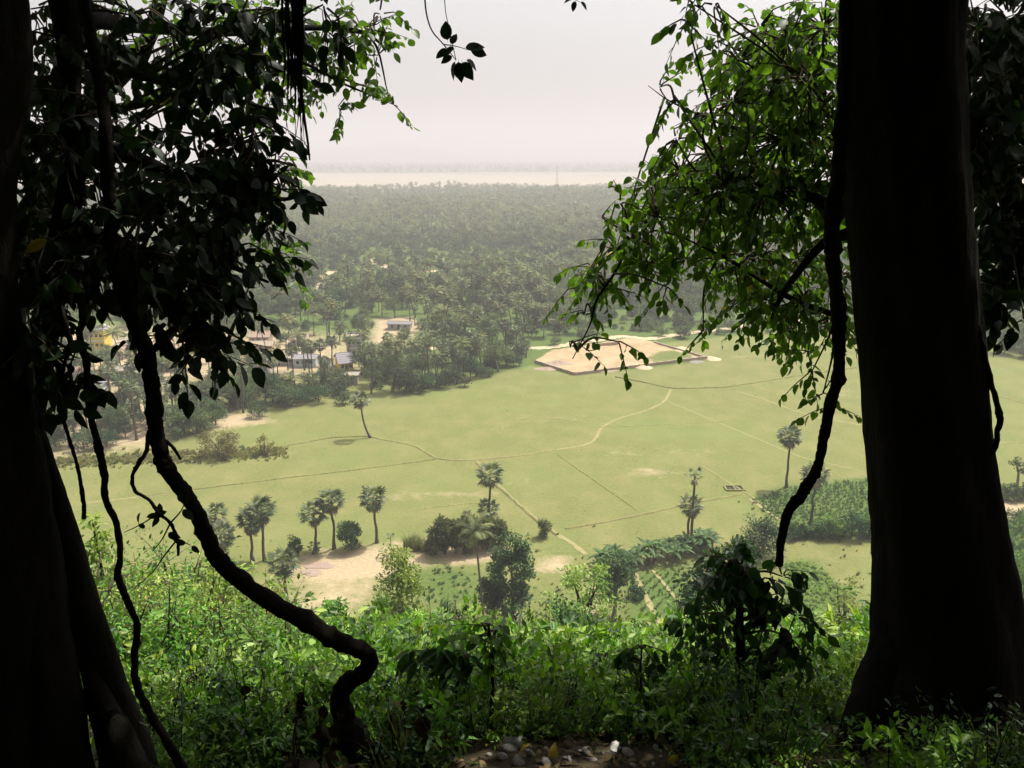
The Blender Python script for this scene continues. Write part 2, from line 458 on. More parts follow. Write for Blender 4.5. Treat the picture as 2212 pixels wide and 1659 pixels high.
def stretch(a, b, n, far): return np.concatenate([np.linspace(a, b, n), b + (far - b) * (np.linspace(0, 1, 16)[1:]) ** 2.2])
xr = stretch(0, 190, 150, 14000); xs = np.concatenate([-xr[:0:-1], xr])
ys = np.concatenate([np.linspace(-70, -2, 25), np.arange(-1, 12, .5), np.arange(12, 330, 1.3), 330 + 13700 * np.linspace(0, 1, 24)[1:] ** 2.2])
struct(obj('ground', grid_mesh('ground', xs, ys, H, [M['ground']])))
struct(obj('grass_field', grid_mesh('grass_field', np.arange(-190, 190, 1.25), np.arange(92, 300, 1.25), lambda x, y: H(x, y) + .03, [M['ground']], keep=lambda x, y: inpoly(x, y, FIELD))))

def ribbon(P, w, z, hgt=0.0, seed=0, step=.8):
    """a strip over the ground along a plan path; with hgt it is a rounded bank"""
    P = np.asarray(P, float); s = np.concatenate([[0], np.cumsum(np.linalg.norm(np.diff(P, axis=0), axis=1))])
    n = max(int(s[-1] / step), 3); q = np.linspace(0, s[-1], n)
    x = np.interp(q, s, P[:, 0]); y = np.interp(q, s, P[:, 1])
    rg = np.random.default_rng(seed); k = np.ones(5) / 5
    for _ in range(2): x[2:-2] = np.convolve(x, k, 'valid'); y[2:-2] = np.convolve(y, k, 'valid')
    T = norm(np.stack([np.gradient(x), np.gradient(y)], -1)); Nn = np.stack([-T[:, 1], T[:, 0]], -1)
    prof = [(-.5, 0), (-.3, .75), (0, 1), (.3, .75), (.5, 0)] if hgt else [(-.5, 0), (0, 0), (.5, 0)]
    V = []
    for i in range(n):
        ww = w * (1 + rg.normal(0, .14)); hh = hgt * (1 + rg.normal(0, .15)); off = rg.normal(0, .06 * w)
        for a, b in prof:
            px, py = np.array([x[i], y[i]]) + Nn[i] * (a * ww + off)
            V.append((px, py, float(H(px, py)) + z + b * hh))
    m = len(prof); Q = [[i * m + j, i * m + j + 1, (i + 1) * m + j + 1, (i + 1) * m + j] for i in range(n - 1) for j in range(m - 1)]
    return np.array(V), np.array(Q)

def path(name, pts, w, z, mat, hgt=0.0, seed=0):
    V, Q = ribbon(P2(pts), w, z, hgt, seed)
    Q = Q[:, ::-1]
    return struct(obj(name, MB().add(V, Q).mesh(name, [mat])))

bunds = [
    ([(330, 992), (430, 985), (560, 975), (640, 960), (720, 945), (800, 943)], .55, .28, 'bund'),
    ([(800, 944), (830, 951), (890, 961), (915, 974), (940, 990)], .6, .22, 'bundlight'),
    ([(940, 991), (985, 996), (1025, 995), (1130, 985), (1200, 972)], .75, .25, 'bundlight'),
    ([(300, 1074), (420, 1058), (600, 1035), (750, 1018), (940, 993)], .5, .22, 'bund'),
    ([(1028, 997), (1070, 1045), (1120, 1090), (1165, 1130), (1205, 1156)], .85, .30, 'bundlight'),
    ([(1222, 1143), (1300, 1130), (1400, 1110), (1480, 1090), (1600, 1069)], .5, .25, 'bundlight'),
    ([(1330, 815), (1385, 825), (1450, 840), (1560, 838), (1640, 826), (1700, 816), (1860, 793), (2000, 770)], .6, .30, 'bund'),
    ([(1205, 982), (1250, 1015), (1290, 1042), (1380, 1105)], .45, .14, 'bund'),
    ([(1110, 908), (1180, 902), (1250, 912)], .5, .12, 'bund'),
    ([(690, 1150), (900, 1100), (1040, 1085)], .4, .10, 'bund'),
    ([(2060, 830), (2140, 850), (2260, 885)], .7, .2, 'bundlight'),
    ([(2060, 965), (2260, 952)], .6, .2, 'bundlight'),
    ([(1520, 1010), (1600, 1058), (1660, 1098)], .55, .12, 'bundlight'),
    ([(1290, 924), (1420, 918), (1560, 912)], .4, .1, 'bund'),
]
for i, (p, w, h, m) in enumerate(bunds): path('field_bund', p, w, .03, M[m], h, i)
paths = [
    ([(1200, 972), (1268, 962), (1288, 948), (1296, 926), (1330, 906), (1400, 886), (1436, 868), (1450, 842)], .7),
    ([(1205, 1156), (1235, 1172), (1265, 1198)], .9),
    ([(180, 1088), (330, 1071), (420, 1059)], .6),
    ([(1590, 845), (1650, 862), (1700, 882), (1760, 901), (1900, 925)], .6),
    ([(1440, 866), (1520, 900), (1640, 950), (1740, 992), (1840, 1012)], .45),
    ([(1620, 1078), (1665, 1112), (1690, 1125)], .7),
    ([(1580, 772), (1700, 765), (1840, 758)], .6),
    ([(1370, 1238), (1400, 1300), (1425, 1350), (1450, 1390)], .8),
    ([(1410, 1232), (1450, 1280), (1478, 1316)], .5),
]
for i, (p, w) in enumerate(paths): path('footpath', p, w, .065, M['path'], 0, 50 + i)
path('sandy_track', [(800, 745), (900, 751), (1000, 757), (1100, 752), (1180, 752), (1290, 735), (1340, 726), (1400, 733), (1470, 722), (1560, 712), (1640, 700), (1760, 690)], 4.0, .07, M['road'], 0, 9)
path('sandy_track', [(700, 640), (690, 600), (720, 585)], 5, .07, M['road'], 0, 19)
path('sandy_track', [(790, 560), (830, 575), (880, 590), (1010, 580)], 6, .07, M['road'], 0, 29)

# the wide sandy river bed, the water in it and the far hills
def sheet(name, pts, z, mat):
    V = np.array([(x, y, z) for x, y in pts]); n = len(V)
    Vm = np.vstack([V, V.mean(0)]); Fc = np.array([[i, (i + 1) % n, n] for i in range(n)])
    me = MB().add(Vm, Fc).mesh(name, [mat]); return struct(obj(name, me))
rg = np.random.default_rng(5)
nearb = [(x, 1500 + 50 * math.sin(x / 310) + 25 * math.sin(x / 90) + 30 * math.sin(x / 47)) for x in np.linspace(-6000, 6000, 90)]
farb = [(x, 3200 + 120 * math.sin(x / 700 + 1) + 40 * math.sin(x / 210)) for x in np.linspace(6000, -6000, 90)]
mb = MB(); A = np.array(nearb); B = np.array(farb[::-1]); n = len(A)
mb.add(np.vstack([np.c_[A, np.full(n, .3)], np.c_[B, np.full(n, .3)]]), np.array([[i, i + 1, n + i + 1, n + i] for i in range(n - 1)]))
struct(obj('sandbank', mb.mesh('sandbank', [M['sandbank']])))
for (x0, x1, y0, w) in ((-260, 160, 2950, 60), (380, 900, 2050, 70), (200, 700, 2700, 50), (-1200, -500, 2300, 60)):
    q = np.linspace(x0, x1, 14); a = [(x, y0 + 25 * math.sin(x / 80)) for x in q]; b = [(x, y0 + w * math.sin((x - x0) / (x1 - x0) * PI) + 20 * math.sin(x / 60)) for x in q[::-1]]
    sheet('water', a + b, .5, M['water'])
for (cx, wd, hh, dd) in ((-1500, 2600, 185, 9200), (1900, 1900, 110, 9800), (-4200, 2400, 150, 9600)):
    xs_ = np.linspace(cx - wd, cx + wd, 70); ys_ = np.linspace(dd - 900, dd + 900, 24)
    Xh, Yh = np.meshgrid(xs_, ys_)
    Zh = hh * np.exp(-((Xh - cx) / (wd * .42)) ** 2 - ((Yh - dd) / 420) ** 2) * (1 + .22 * np.sin(Xh / 230) + .1 * np.sin(Xh / 90 + Yh / 200)) - 2
    id_ = np.arange(Xh.size).reshape(Xh.shape); Q = np.stack([id_[:-1, :-1], id_[:-1, 1:], id_[1:, 1:], id_[1:, :-1]], -1).reshape(-1, 4)
    struct(obj('hills', MB().add(np.stack([Xh, Yh, Zh], -1).reshape(-1, 3), Q).mesh('hills', [M['hill']])))
# haze: one closed box of even air round everything on the ground
hm, hnt, hN, hL = new_mat('haze air')
pv = hN.new('ShaderNodeVolumePrincipled'); pv.inputs['Density'].default_value = .00046
pv.inputs['Color'].default_value = (.970, .930, .945, 1); pv.inputs['Anisotropy'].default_value = .1
ho = hN.new('ShaderNodeOutputMaterial'); hL.new(pv.outputs[0], ho.inputs['Volume'])
hz = obj('haze', box(MB(), (0, 5000, 149), (29000, 21000, 302)).mesh('haze', [hm], False)); struct(hz, 'stuff')

# ------------------------------------------------------------------ leaf and frond templates
def tri(Fq):
    Fq = np.asarray(Fq); return np.concatenate([Fq[:, [0, 1, 2]], Fq[:, [0, 2, 3]]])

def fig_leaf(seed):
    """a leathery ovate leaf 1 long: midrib fold, drooped tip, short stalk; two edges and a midrib at seven stations"""
    rg = np.random.default_rng(seed)
    s = np.array([0, .08, .25, .48, .70, .87, 1.0]); w = np.array([.015, .17, .29, .31, .235, .11, .004]) * rg.uniform(.85, 1.1)
    fold = rg.uniform(.10, .35); droop = rg.uniform(.05, .30); tw = rg.normal(0, .2)
    V = []
    for a, b in zip(s, w):
        zc = -droop * a * a
        V += [(-b * math.cos(tw * a), a, zc + fold * b + b * math.sin(tw * a)), (0, a, zc), (b * math.cos(tw * a), a, zc + fold * b - b * math.sin(tw * a))]
    Q = [[i * 3 + j, i * 3 + j + 1, (i + 1) * 3 + j + 1, (i + 1) * 3 + j] for i in range(6) for j in range(2)]
    V = np.array(V); V[:, 1] += .14
    V = np.vstack([V, [(-.008, 0, .01), (.008, 0, .01), (.008, .15, 0), (-.008, .15, 0)]])
    Q.append([21, 22, 23, 24])
    return V, np.array(Q)
FIG = [fig_leaf(i) for i in range(6)]
# smaller leaf, four triangles
LEAF4 = (np.array([(0, 0, 0), (-.20, .34, .07), (.20, .34, .07), (-.17, .66, .03), (.17, .66, .03), (0, 1, -.10), (0, .5, -.02)]),
         np.array([[0, 2, 6], [0, 6, 1], [1, 6, 3], [6, 2, 4], [3, 6, 5], [6, 4, 5]]))
NARROW = (LEAF4[0] * np.array([.62, 1, 1]), LEAF4[1])
QUAD = (np.array([(0, 0, 0), (-.33, .5, .10), (0, 1, -.08), (.33, .5, .10)]), np.array([[0, 3, 2], [0, 2, 1]]))

def fan_leaf(seed, nseg=15, dead=False):
    rg = np.random.default_rng(seed)
    pet = 1.12; V = [(-.03, 0, 0), (.03, 0, 0), (.02, pet, 0), (-.02, pet, 0), (0, pet, 0)]; Fc = [[0, 1, 2], [0, 2, 3]]
    span = math.radians(rg.uniform(215, 260)); a0 = PI / 2 - span / 2
    e0 = len(V); sag = .55 if dead else .28
    for i in range(nseg + 1):
        a = a0 + span * i / nseg; r = .40
        V.append((r * math.cos(a), pet + r * math.sin(a), (.06 if i % 2 else -.06) - sag * .22 - .30 * abs(math.cos(a)) * .5))
    t0 = len(V)
    for i in range(nseg):
        a = a0 + span * (i + .5) / nseg; r = rg.uniform(.78, 1.02)
        V.append((r * math.cos(a), pet + r * math.sin(a), -sag * rg.uniform(.5, 1.3) - .15 * abs(math.cos(a))))
    for i in range(nseg): Fc += [[4, e0 + i, e0 + i + 1], [e0 + i, t0 + i, e0 + i + 1]]
    return np.array(V), np.array(Fc)
FANS = [fan_leaf(i) for i in range(3)]
DEADFAN = fan_leaf(9, 11, True)

def coco_frond(seed, n=17):
    rg = np.random.default_rng(seed); V = []; Fc = []
    s = np.linspace(0, 1, n + 1); bend = rg.uniform(.55, 1.0)
    y = 3.7 * (s - .16 * s ** 3); z = 1.0 * s - (1.0 + bend) * s ** 2.1
    for i in range(n + 1): V += [(-.035 * (1 - s[i]) - .008, y[i], z[i]), (.035 * (1 - s[i]) + .008, y[i], z[i])]
    for i in range(n): Fc += [[2 * i, 2 * i + 1, 2 * i + 3], [2 * i, 2 * i + 3, 2 * i + 2]]
    for i in range(1, n):
        L = 1.05 * math.sin(PI * (.12 + .80 * s[i])) * rg.uniform(.85, 1.15)
        for sd in (-1, 1):
            dr = rg.uniform(.45, .95); k = len(V)
            V += [(0, y[i] - .055, z[i]), (0, y[i] + .055, z[i]), (sd * L * .55, y[i] + .28 * L, z[i] - .12 * L * dr), (sd * L * .86, y[i] + .48 * L, z[i] - .62 * L * dr)]
            Fc += [[k, k + 1, k + 2], [k + 1, k + 3, k + 2]]
    return np.array(V), np.array(Fc)
COCO = [coco_frond(i) for i in range(4)]
COCOLO = [coco_frond(i, 9) for i in range(3)]

def rdir(rg, n, zlo=-1., zhi=1.):
    z = rg.uniform(zlo, zhi, n); a = rg.uniform(0, 2 * PI, n); r = np.sqrt(np.maximum(1 - z * z, 0))
    return np.stack([r * np.cos(a), r * np.sin(a), z], -1)

# ------------------------------------------------------------------ plant builders: each returns (trunk MB, list of leaf sets)
def palmyra_data(seed, h, nf=30, skirt=6, bend=0.0):
    rg = np.random.default_rng(seed)
    t = np.linspace(0, 1, 7); a = rg.uniform(0, 6.3)
    P = np.stack([bend * t ** 1.6 * math.cos(a), bend * t ** 1.6 * math.sin(a), h * t], -1)
    P[1:-1, :2] += rg.normal(0, .07, (5, 2))
    R = np.interp(t, [0, .08, .5, 1], [.36, .23, .19, .17])
    top = P[-1]; live = []; dead = []
    z = np.linspace(.95, -.55, nf) + rg.normal(0, .06, nf); z = np.clip(z, -.8, .99)
    az = np.arange(nf) * 2.39996 + rg.normal(0, .2, nf); r = np.sqrt(1 - z * z)
    d = np.stack([r * np.cos(az), r * np.sin(az), z], -1)
    up = np.array([0, 0, 1.]) + .15 * rdir(rg, nf)
    Rm = frames(d, up); S = rg.uniform(.95, 1.22, nf)
    live = (np.tile(top, (nf, 1)) + d * .12, Rm, S, rg.uniform(0, 1, nf))
    if skirt:
        z = rg.uniform(-.95, -.7, skirt); az = rg.uniform(0, 6.3, skirt); r = np.sqrt(1 - z * z)
        d = np.stack([r * np.cos(az), r * np.sin(az), z], -1)
        dead = (np.tile(top - [0, 0, .25], (skirt, 1)) + d * .1, frames(d, np.array([0, 0, 1.]) + .2 * rdir(rg, skirt)), rg.uniform(.8, 1.05, skirt))
    return P, R, live, dead

def palmyra_mesh(seed, h, nf=30, skirt=6, bend=0.):
    P, R, live, dead = palmyra_data(seed, h, nf, skirt, bend)
    tr = add_tube(MB(), P, R, 9, k=3, wob=.05, seed=seed)
    cr = MB(); pos, Rm, S, ti = live
    for k in range(3):
        i = np.arange(k, len(pos), 3); V, Fc = bake(*FANS[k], pos[i], Rm[i], S[i]); cr.add(V, Fc, 0, np.repeat(ti[i], len(FANS[k][0])))
    if len(dead):
        V, Fc = bake(*DEADFAN, *dead[:3]); cr.add(V, Fc, 0, 1.2)
    return tr, cr

def coconut_mesh(seed, h, nf=20, bend=1.2, lo=False):
    rg = np.random.default_rng(seed); t = np.linspace(0, 1, 7); a = rg.uniform(0, 6.3)
    P = np.stack([bend * t ** 1.8 * math.cos(a), bend * t ** 1.8 * math.sin(a), h * t], -1)
    R = np.interp(t, [0, .1, 1], [.26, .17, .12])
    tr = add_tube(MB(), P, R, 6 if lo else 8, k=0 if lo else 3, wob=.04, seed=seed)
    z = np.linspace(.97, -.35, nf) + rg.normal(0, .05, nf); z = np.clip(z, -.6, .98); az = np.arange(nf) * 2.39996 + rg.normal(0, .15, nf)
    r = np.sqrt(1 - z * z); d = np.stack([r * np.cos(az), r * np.sin(az), z * .9], -1)
    Rm = frames(d, np.tile([0, 0, 1.], (nf, 1)) + .1 * rdir(rg, nf)); S = rg.uniform(.85, 1.1, nf); T = COCOLO if lo else COCO
    cr = MB(); ti = rg.uniform(0, 1, nf); ti[-3:] = np.where(rg.random(3) < .5, 1.2, .9)
    for k in range(len(T)):
        i = np.arange(k, nf, len(T)); V, Fc = bake(*T[k], np.tile(P[-1], (len(i), 1)), Rm[i], S[i]); cr.add(V, Fc, 0, np.repeat(ti[i], len(T[k][0])))
    if not lo:                                       # nuts under the crown
        for j in range(7):
            c = P[-1] + np.array([.28 * math.cos(j), .28 * math.sin(j), -.28]); V, Q, cp = tube([c + [0, 0, -.13], c, c + [0, 0, .13]], [.07, .13, .05], 6)
            cr.add(V, Q, 0, .3)
    return tr, cr

def broad_mesh(seed, h, w, nclump=42, per=62, leaf=.36, tpl=QUAD, trunk_frac=.32, limbs=6, droop=.2, flat=1.0, gap=.0, hgt_pow=1.0):
    """tapered trunk, limbs and a crown of leaf-sized faces gathered in uneven clumps with gaps between them"""
    rg = np.random.default_rng(seed); tr = MB(); cr = MB()
    th = h * trunk_frac; r0 = .028 * h + .05
    lean = rg.normal(0, .06 * h, 2)
    P = np.array([[0, 0, -.3], [lean[0] * .2, lean[1] * .2, th * .5], [lean[0] * .5, lean[1] * .5, th], [lean[0], lean[1], h * .68]])
    add_tube(tr, P, [r0 * 1.35, r0, r0 * .8, r0 * .25], 8, k=3, wob=.08, seed=seed)
    cz = th + (h - th) * .52; c0 = np.array([lean[0], lean[1], cz]); rad = np.array([w / 2, w / 2, (h - th) * .56 * flat])
    d = rdir(rg, nclump, -.85, 1.); k = rg.uniform(.35, 1.0, nclump) ** .6
    cc = c0 + d * rad * (k * rg.uniform(.75, 1.08, nclump))[:, None]
    cs = rg.uniform(.55, 1.15, nclump) * (w * .17 + .12)
    for j in range(limbs):
        e = cc[rg.integers(nclump)]; b = P[2] + (P[3] - P[2]) * rg.uniform(-.1, .6)
        mdl = (b + e) / 2 + rg.normal(0, .06 * w, 3) + [0, 0, .04 * h]
        add_tube(tr, [b, mdl, e], [r0 * .45, r0 * .28, r0 * .08], 5, k=2)
    for j in range(nclump):
        m = int(per * rg.uniform(.6, 1.3)); q = rdir(rg, m) * (rg.uniform(0, 1, m) ** .45)[:, None] * cs[j] * [1, 1, .75]
        pos = cc[j] + q; dd = norm(q + rdir(rg, m) * cs[j] * .7) - [0, 0, droop]
        nn = np.tile([0, 0, 1.], (m, 1)) + rdir(rg, m) * .8
        V, Fc = bake(*tpl, pos, frames(dd, nn), leaf * rg.uniform(.65, 1.35, m))
        cr.add(V, Fc, 0, np.repeat(np.clip(rg.normal(.45, .22) + rg.normal(0, .18, m), 0, 1), len(tpl[0])))
    return tr, cr

def shrub_mesh(seed, h, w, nstem=9, leaf=.12, tpl=LEAF4, twigs=5, per=11, odd=.02, low=.15):
    """several stems from one foot, side twigs, leaves set along the twigs"""
    rg = np.random.default_rng(seed); tr = MB(); cr = MB(); pos = []; dr = []; ti = []
    for s in range(nstem):
        a = rg.uniform(0, 6.3); rr = w / 2 * math.sqrt(rg.uniform(.02, 1)); hh = h * rg.uniform(.55, 1.0) * (1 - .35 * (2 * rr / w) ** 2)
        tip = np.array([rr * math.cos(a), rr * math.sin(a), hh]); base = np.array([rr * .18 * math.cos(a), rr * .18 * math.sin(a), -.15])
        midp = base * .5 + tip * .5 + [0, 0, hh * .13] + rg.normal(0, .05 * h, 3)
        Ps, Rs = smooth_path([base, midp, tip], [.012 * h + .008, .008 * h + .005, .004], 4)
        add_tube(tr, Ps, Rs, 5)
        for t in range(twigs):
            f = rg.uniform(low, 1.0); i = min(int(f * (len(Ps) - 1)), len(Ps) - 2); b = Ps[i]
            d = norm(rdir(rg, 1, -.2, .8)[0] + (Ps[i + 1] - Ps[i]) * .5); L = w * rg.uniform(.12, .26) + .1
            e = b + d * L + [0, 0, -.1 * L]
            add_tube(tr, [b, (b + e) / 2 + [0, 0, .06 * L], e], [.006, .004, .002], 3)
            m = per; u = rg.uniform(.15, 1.05, m)[:, None]
            p = b + (e - b) * u + rg.normal(0, .025 * w, (m, 3)); o = rdir(rg, m)
            pos.append(p); dr.append(norm(d * .7 + o * .9) - [0, 0, .25]); ti.append(np.clip(rg.normal(.5, .2) + rg.normal(0, .2, m), 0, 1))
    pos = np.concatenate(pos); dr = np.concatenate(dr); ti = np.concatenate(ti)
    ti = np.where(rg.random(len(ti)) < odd, 1.3, ti)
    nn = np.tile([0, 0, 1.], (len(pos), 1)) + rdir(rg, len(pos)) * .7
    V, Fc = bake(*tpl, pos, frames(dr, nn), leaf * rg.uniform(.6, 1.3, len(pos)))
    cr.add(V, Fc, 0, np.repeat(ti, len(tpl[0])))
    return tr, cr

def blades_mesh(seed, h, w, n=160, bw=.035):
    rg = np.random.default_rng(seed); V = []; Fc = []; ti = []
    for i in range(n):
        a = rg.uniform(0, 6.3); r = w / 2 * math.sqrt(rg.uniform(0, 1)); b = np.array([r * math.cos(a) * .6, r * math.sin(a) * .6, 0])
        o = np.array([math.cos(a), math.sin(a), 0]) * rg.uniform(.05, .45) + np.append(rg.normal(0, .15, 2), 0); L = h * rg.uniform(.5, 1.05)
        sd = np.array([-math.sin(a + .5), math.cos(a + .5), 0]) * bw; k = len(V)
        m = b + [0, 0, L * .55] + o * L * .3; e = b + [0, 0, L * rg.uniform(.7, .95)] + o * L
        V += [b - sd, b + sd, m + sd * .9, m - sd * .9, e]; Fc += [[k, k + 1, k + 2], [k, k + 2, k + 3], [k + 3, k + 2, k + 4]]
        ti += [rg.uniform(0, 1)] * 5
    return MB().add(np.array(V), np.array(Fc), 0, np.array(ti))

def banana_parts(seed, h):
    rg = np.random.default_rng(seed)
    st_ = add_tube(MB(), [[0, 0, -.1], [.03, 0, h * .3], [.05, .03, h * .55]], [.16, .12, .07], 8, k=3)
    leaves = []
    for i in range(9):
        az = i * 2.39996 + rg.normal(0, .2); el = rg.uniform(.55, 1.35); L = h * rg.uniform(.42, .6); n = 9; V = []; Fc = []
        s = np.linspace(0, 1, n); yy = L * (np.cos(el) * s + .35 * s ** 2); zz = L * (np.sin(el) * s - (.35 + .45 * rg.random()) * s ** 2.2)
        w = .30 * np.sin(PI * np.clip(.10 + .88 * s, 0, 1)) ** .6 * (h / 4)
        w[0] = .03
        for j in range(n): V += [(-w[j], yy[j], zz[j] - .35 * w[j] + rg.normal(0, .02)), (0, yy[j], zz[j]), (w[j], yy[j], zz[j] - .35 * w[j] + rg.normal(0, .02))]
        for j in range(n - 1): Fc += [[3 * j, 3 * j + 1, 3 * j + 4, 3 * j + 3], [3 * j + 1, 3 * j + 2, 3 * j + 5, 3 * j + 4]]
        ca, sa = math.cos(az), math.sin(az)
        V = np.array(V) @ np.array([[ca, sa, 0], [-sa, ca, 0], [0, 0, 1]]) + [.05, .03, h * .5]
        leaves.append(MB().add(V, np.array(Fc), 0, rg.uniform(0, 1)))
    return st_, leaves

# prototypes shared by many trees
def pair(nm, tc, tm, cm): return (tc[0].mesh(nm + ' trunk', [tm]), tc[1].mesh(nm + ' crown', [cm]))
PAL = [pair('palmyra', palmyra_mesh(20 + i, h, 30, s, b), M['palm_trunk'], M['fan']) for i, (h, s, b) in enumerate([(7.0, 5, .3), (9.0, 8, .5), (11.0, 4, .8), (12.5, 6, .4), (5.0, 10, .2)])]
COC = [pair('coconut', coconut_mesh(40 + i, h, 21, b), M['palm_trunk'], M['coco']) for i, (h, b) in enumerate([(8.0, .8), (10.5, 1.6), (12.5, 2.0), (9.0, 2.4), (6.0, .4)])]
BRO = [pair('broadleaf', broad_mesh(60 + i, h, w, flat=f), M['trunk'], m) for i, (h, w, f, m) in enumerate([(7, 7, 1, M['tree']), (8.5, 7.5, 1, M['tree']), (6, 8, .9, M['treegrey']), (9, 8, 1, M['treegrey']), (5, 5, 1, M['tree']), (7, 5, 1.1, M['mango'])])]

def put_tree(name, protos, k, loc, s, rz, label, cat, group=None):
    t = thing(name, label, cat, loc, rz, group, s)
    obj('trunk', protos[k][0], t); obj('crown', protos[k][1], t)
    return t

# ------------------------------------------------------------------ the river plain: far wood (one mass) by instancing
def scatter(name, pts, scl, rz, idx, protos, kind='stuff', tilt=.05, seed=0):
    """points carrying scale, turn and kind; geometry nodes set one of the given meshes on each"""
    n = len(pts); me = bpy.data.meshes.new(name); me.vertices.add(n)
    me.vertices.foreach_set('co', np.asarray(pts, np.float32).ravel())
    rgs = np.random.default_rng(seed)
    a = me.attributes.new('size', 'FLOAT', 'POINT'); a.data.foreach_set('value', np.asarray(scl, np.float32))
    a = me.attributes.new('turn', 'FLOAT_VECTOR', 'POINT'); a.data.foreach_set('vector', np.stack([rgs.normal(0, tilt, n), rgs.normal(0, tilt, n), rz], -1).astype(np.float32).ravel())
    a = me.attributes.new('which', 'INT', 'POINT'); a.data.foreach_set('value', np.asarray(idx, np.int32))
    o = obj(name, me); o['kind'] = kind
    ng = bpy.data.node_groups.new(name, 'GeometryNodeTree')
    ng.interface.new_socket('Geometry', in_out='INPUT', socket_type='NodeSocketGeometry')
    ng.interface.new_socket('Geometry', in_out='OUTPUT', socket_type='NodeSocketGeometry')
    N, L = ng.nodes, ng.links; gi = N.new('NodeGroupInput'); go = N.new('NodeGroupOutput'); jn = N.new('GeometryNodeJoinGeometry')
    def named(nm, t):
        q = N.new('GeometryNodeInputNamedAttribute'); q.data_type = t; q.inputs['Name'].default_value = nm
        return [s for s in q.outputs if s.enabled and s.name == 'Attribute'][0]
    sz, tn, wh = named('size', 'FLOAT'), named('turn', 'FLOAT_VECTOR'), named('which', 'INT')
    for k, pm in enumerate(protos):
        po = bpy.data.objects.new(name + ' kind', pm)            # source shape, not linked to the scene
        oi = N.new('GeometryNodeObjectInfo'); oi.inputs[0].default_value = po; oi.inputs['As Instance'].default_value = True
        cmp_ = N.new('FunctionNodeCompare'); cmp_.data_type = 'INT'; cmp_.operation = 'EQUAL'
        ins = [s for s in cmp_.inputs if s.enabled]; L.new(wh, ins[0]); ins[1].default_value = k
        ip = N.new('GeometryNodeInstanceOnPoints')
        L.new(gi.outputs[0], ip.inputs['Points']); L.new(cmp_.outputs[0], ip.inputs['Selection'])
        L.new(oi.outputs['Geometry'], ip.inputs['Instance']); L.new(tn, ip.inputs['Rotation']); L.new(sz, ip.inputs['Scale'])
        L.new(ip.outputs[0], jn.inputs[0])
    L.new(jn.outputs[0], go.inputs[0])
    md = o.modifiers.new('scatter', 'NODES'); md.node_group = ng
    return o

def merged(tr, cr, tm, cm, nm):
    mb = MB()
    for v in (tr, ):
        base = mb.n; mb.v += v.v; mb.t += v.t; mb.f += [(f + base, 0) for f, _ in v.f]; mb.n += v.n
    base = mb.n; mb.v += cr.v; mb.t += cr.t; mb.f += [(f + base, 1) for f, _ in cr.f]; mb.n += cr.n
    return mb.mesh(nm, [tm, cm])
FARP = [merged(*coconut_mesh(140 + i, h, 16, b, True), M['palm_trunk'], M['coco'], 'far coconut') for i, (h, b) in enumerate([(9, 1.2), (11, 1.8), (7.5, .6)])]
FARP += [merged(*palmyra_mesh(150 + i, h, 18, 3), M['palm_trunk'], M['fan'], 'far palmyra') for i, h in enumerate([9, 11.5])]
FARP += [merged(*broad_mesh(160 + i, h, w, 20, 26, .75, limbs=2), M['trunk'], m, 'far broadleaf') for i, (h, w, m) in enumerate([(6.5, 7, M['treegrey']), (8, 8, M['tree']), (5, 6, M['treegrey'])])]
rg = np.random.default_rng(11)
def wedge(n, y0, y1, kx=.68):
    y = np.sqrt(rg.uniform(y0 * y0, y1 * y1, n)); x = rg.uniform(-1, 1, n) * (kx * y + 10); return x, y
n = 30000; x, y = wedge(n, 345, 1600)
cl = np.sin(x / 75 + 1.2 * np.sin(y / 120)) + np.sin(y / 95 + x / 160)          # loose clearings
edge = 1480 + 50 * np.sin(x / 310) + 25 * np.sin(x / 90)
clear = [(G(740, 600), 16, 28), (G(860, 580), 30, 22), (G(960, 583), 28, 14), (G(690, 640), 14, 22), (G(1700, 590), 80, 20), (G(1850, 600), 40, 30)]
keep = (cl > -1.25 + rg.normal(0, .3, n)) & (y < edge + rg.normal(0, 25, n))
for c, a, b in clear: keep &= ((x - c[0]) / a) ** 2 + ((y - c[1]) / b) ** 2 > 1
x, y = x[keep], y[keep]; n = len(x)
pb = np.clip(.55 - (y - 345) / 900 + .35 * np.sin(x / 110 + 2 * np.sin(y / 150)) * np.sin(y / 130), .08, .85)                                  # more broadleaf trees near, more palms far
kind = np.where(rg.random(n) < pb, rg.integers(5, 8, n), np.where(rg.random(n) < .75, rg.integers(0, 3, n), rg.integers(3, 5, n)))
scatter('palm_forest', np.stack([x, y, np.zeros(n)], -1), rg.uniform(.65, 1.4, n) * (1 + .2 * np.sin(x / 60) * np.sin(y / 85)), rg.uniform(0, 6.3, n), kind, FARP)
n = 9000; x, y = wedge(n, 3150, 6500, .62); keep = y > 3190 + 120 * np.sin(x / 700 + 1) + 40 * np.sin(x / 210); x, y = x[keep], y[keep]; n = len(x)
scatter('far_bank_wood', np.stack([x, y, np.zeros(n)], -1), rg.uniform(1.1, 2.2, n), rg.uniform(0, 6.3, n), rg.integers(0, 8, n), FARP)

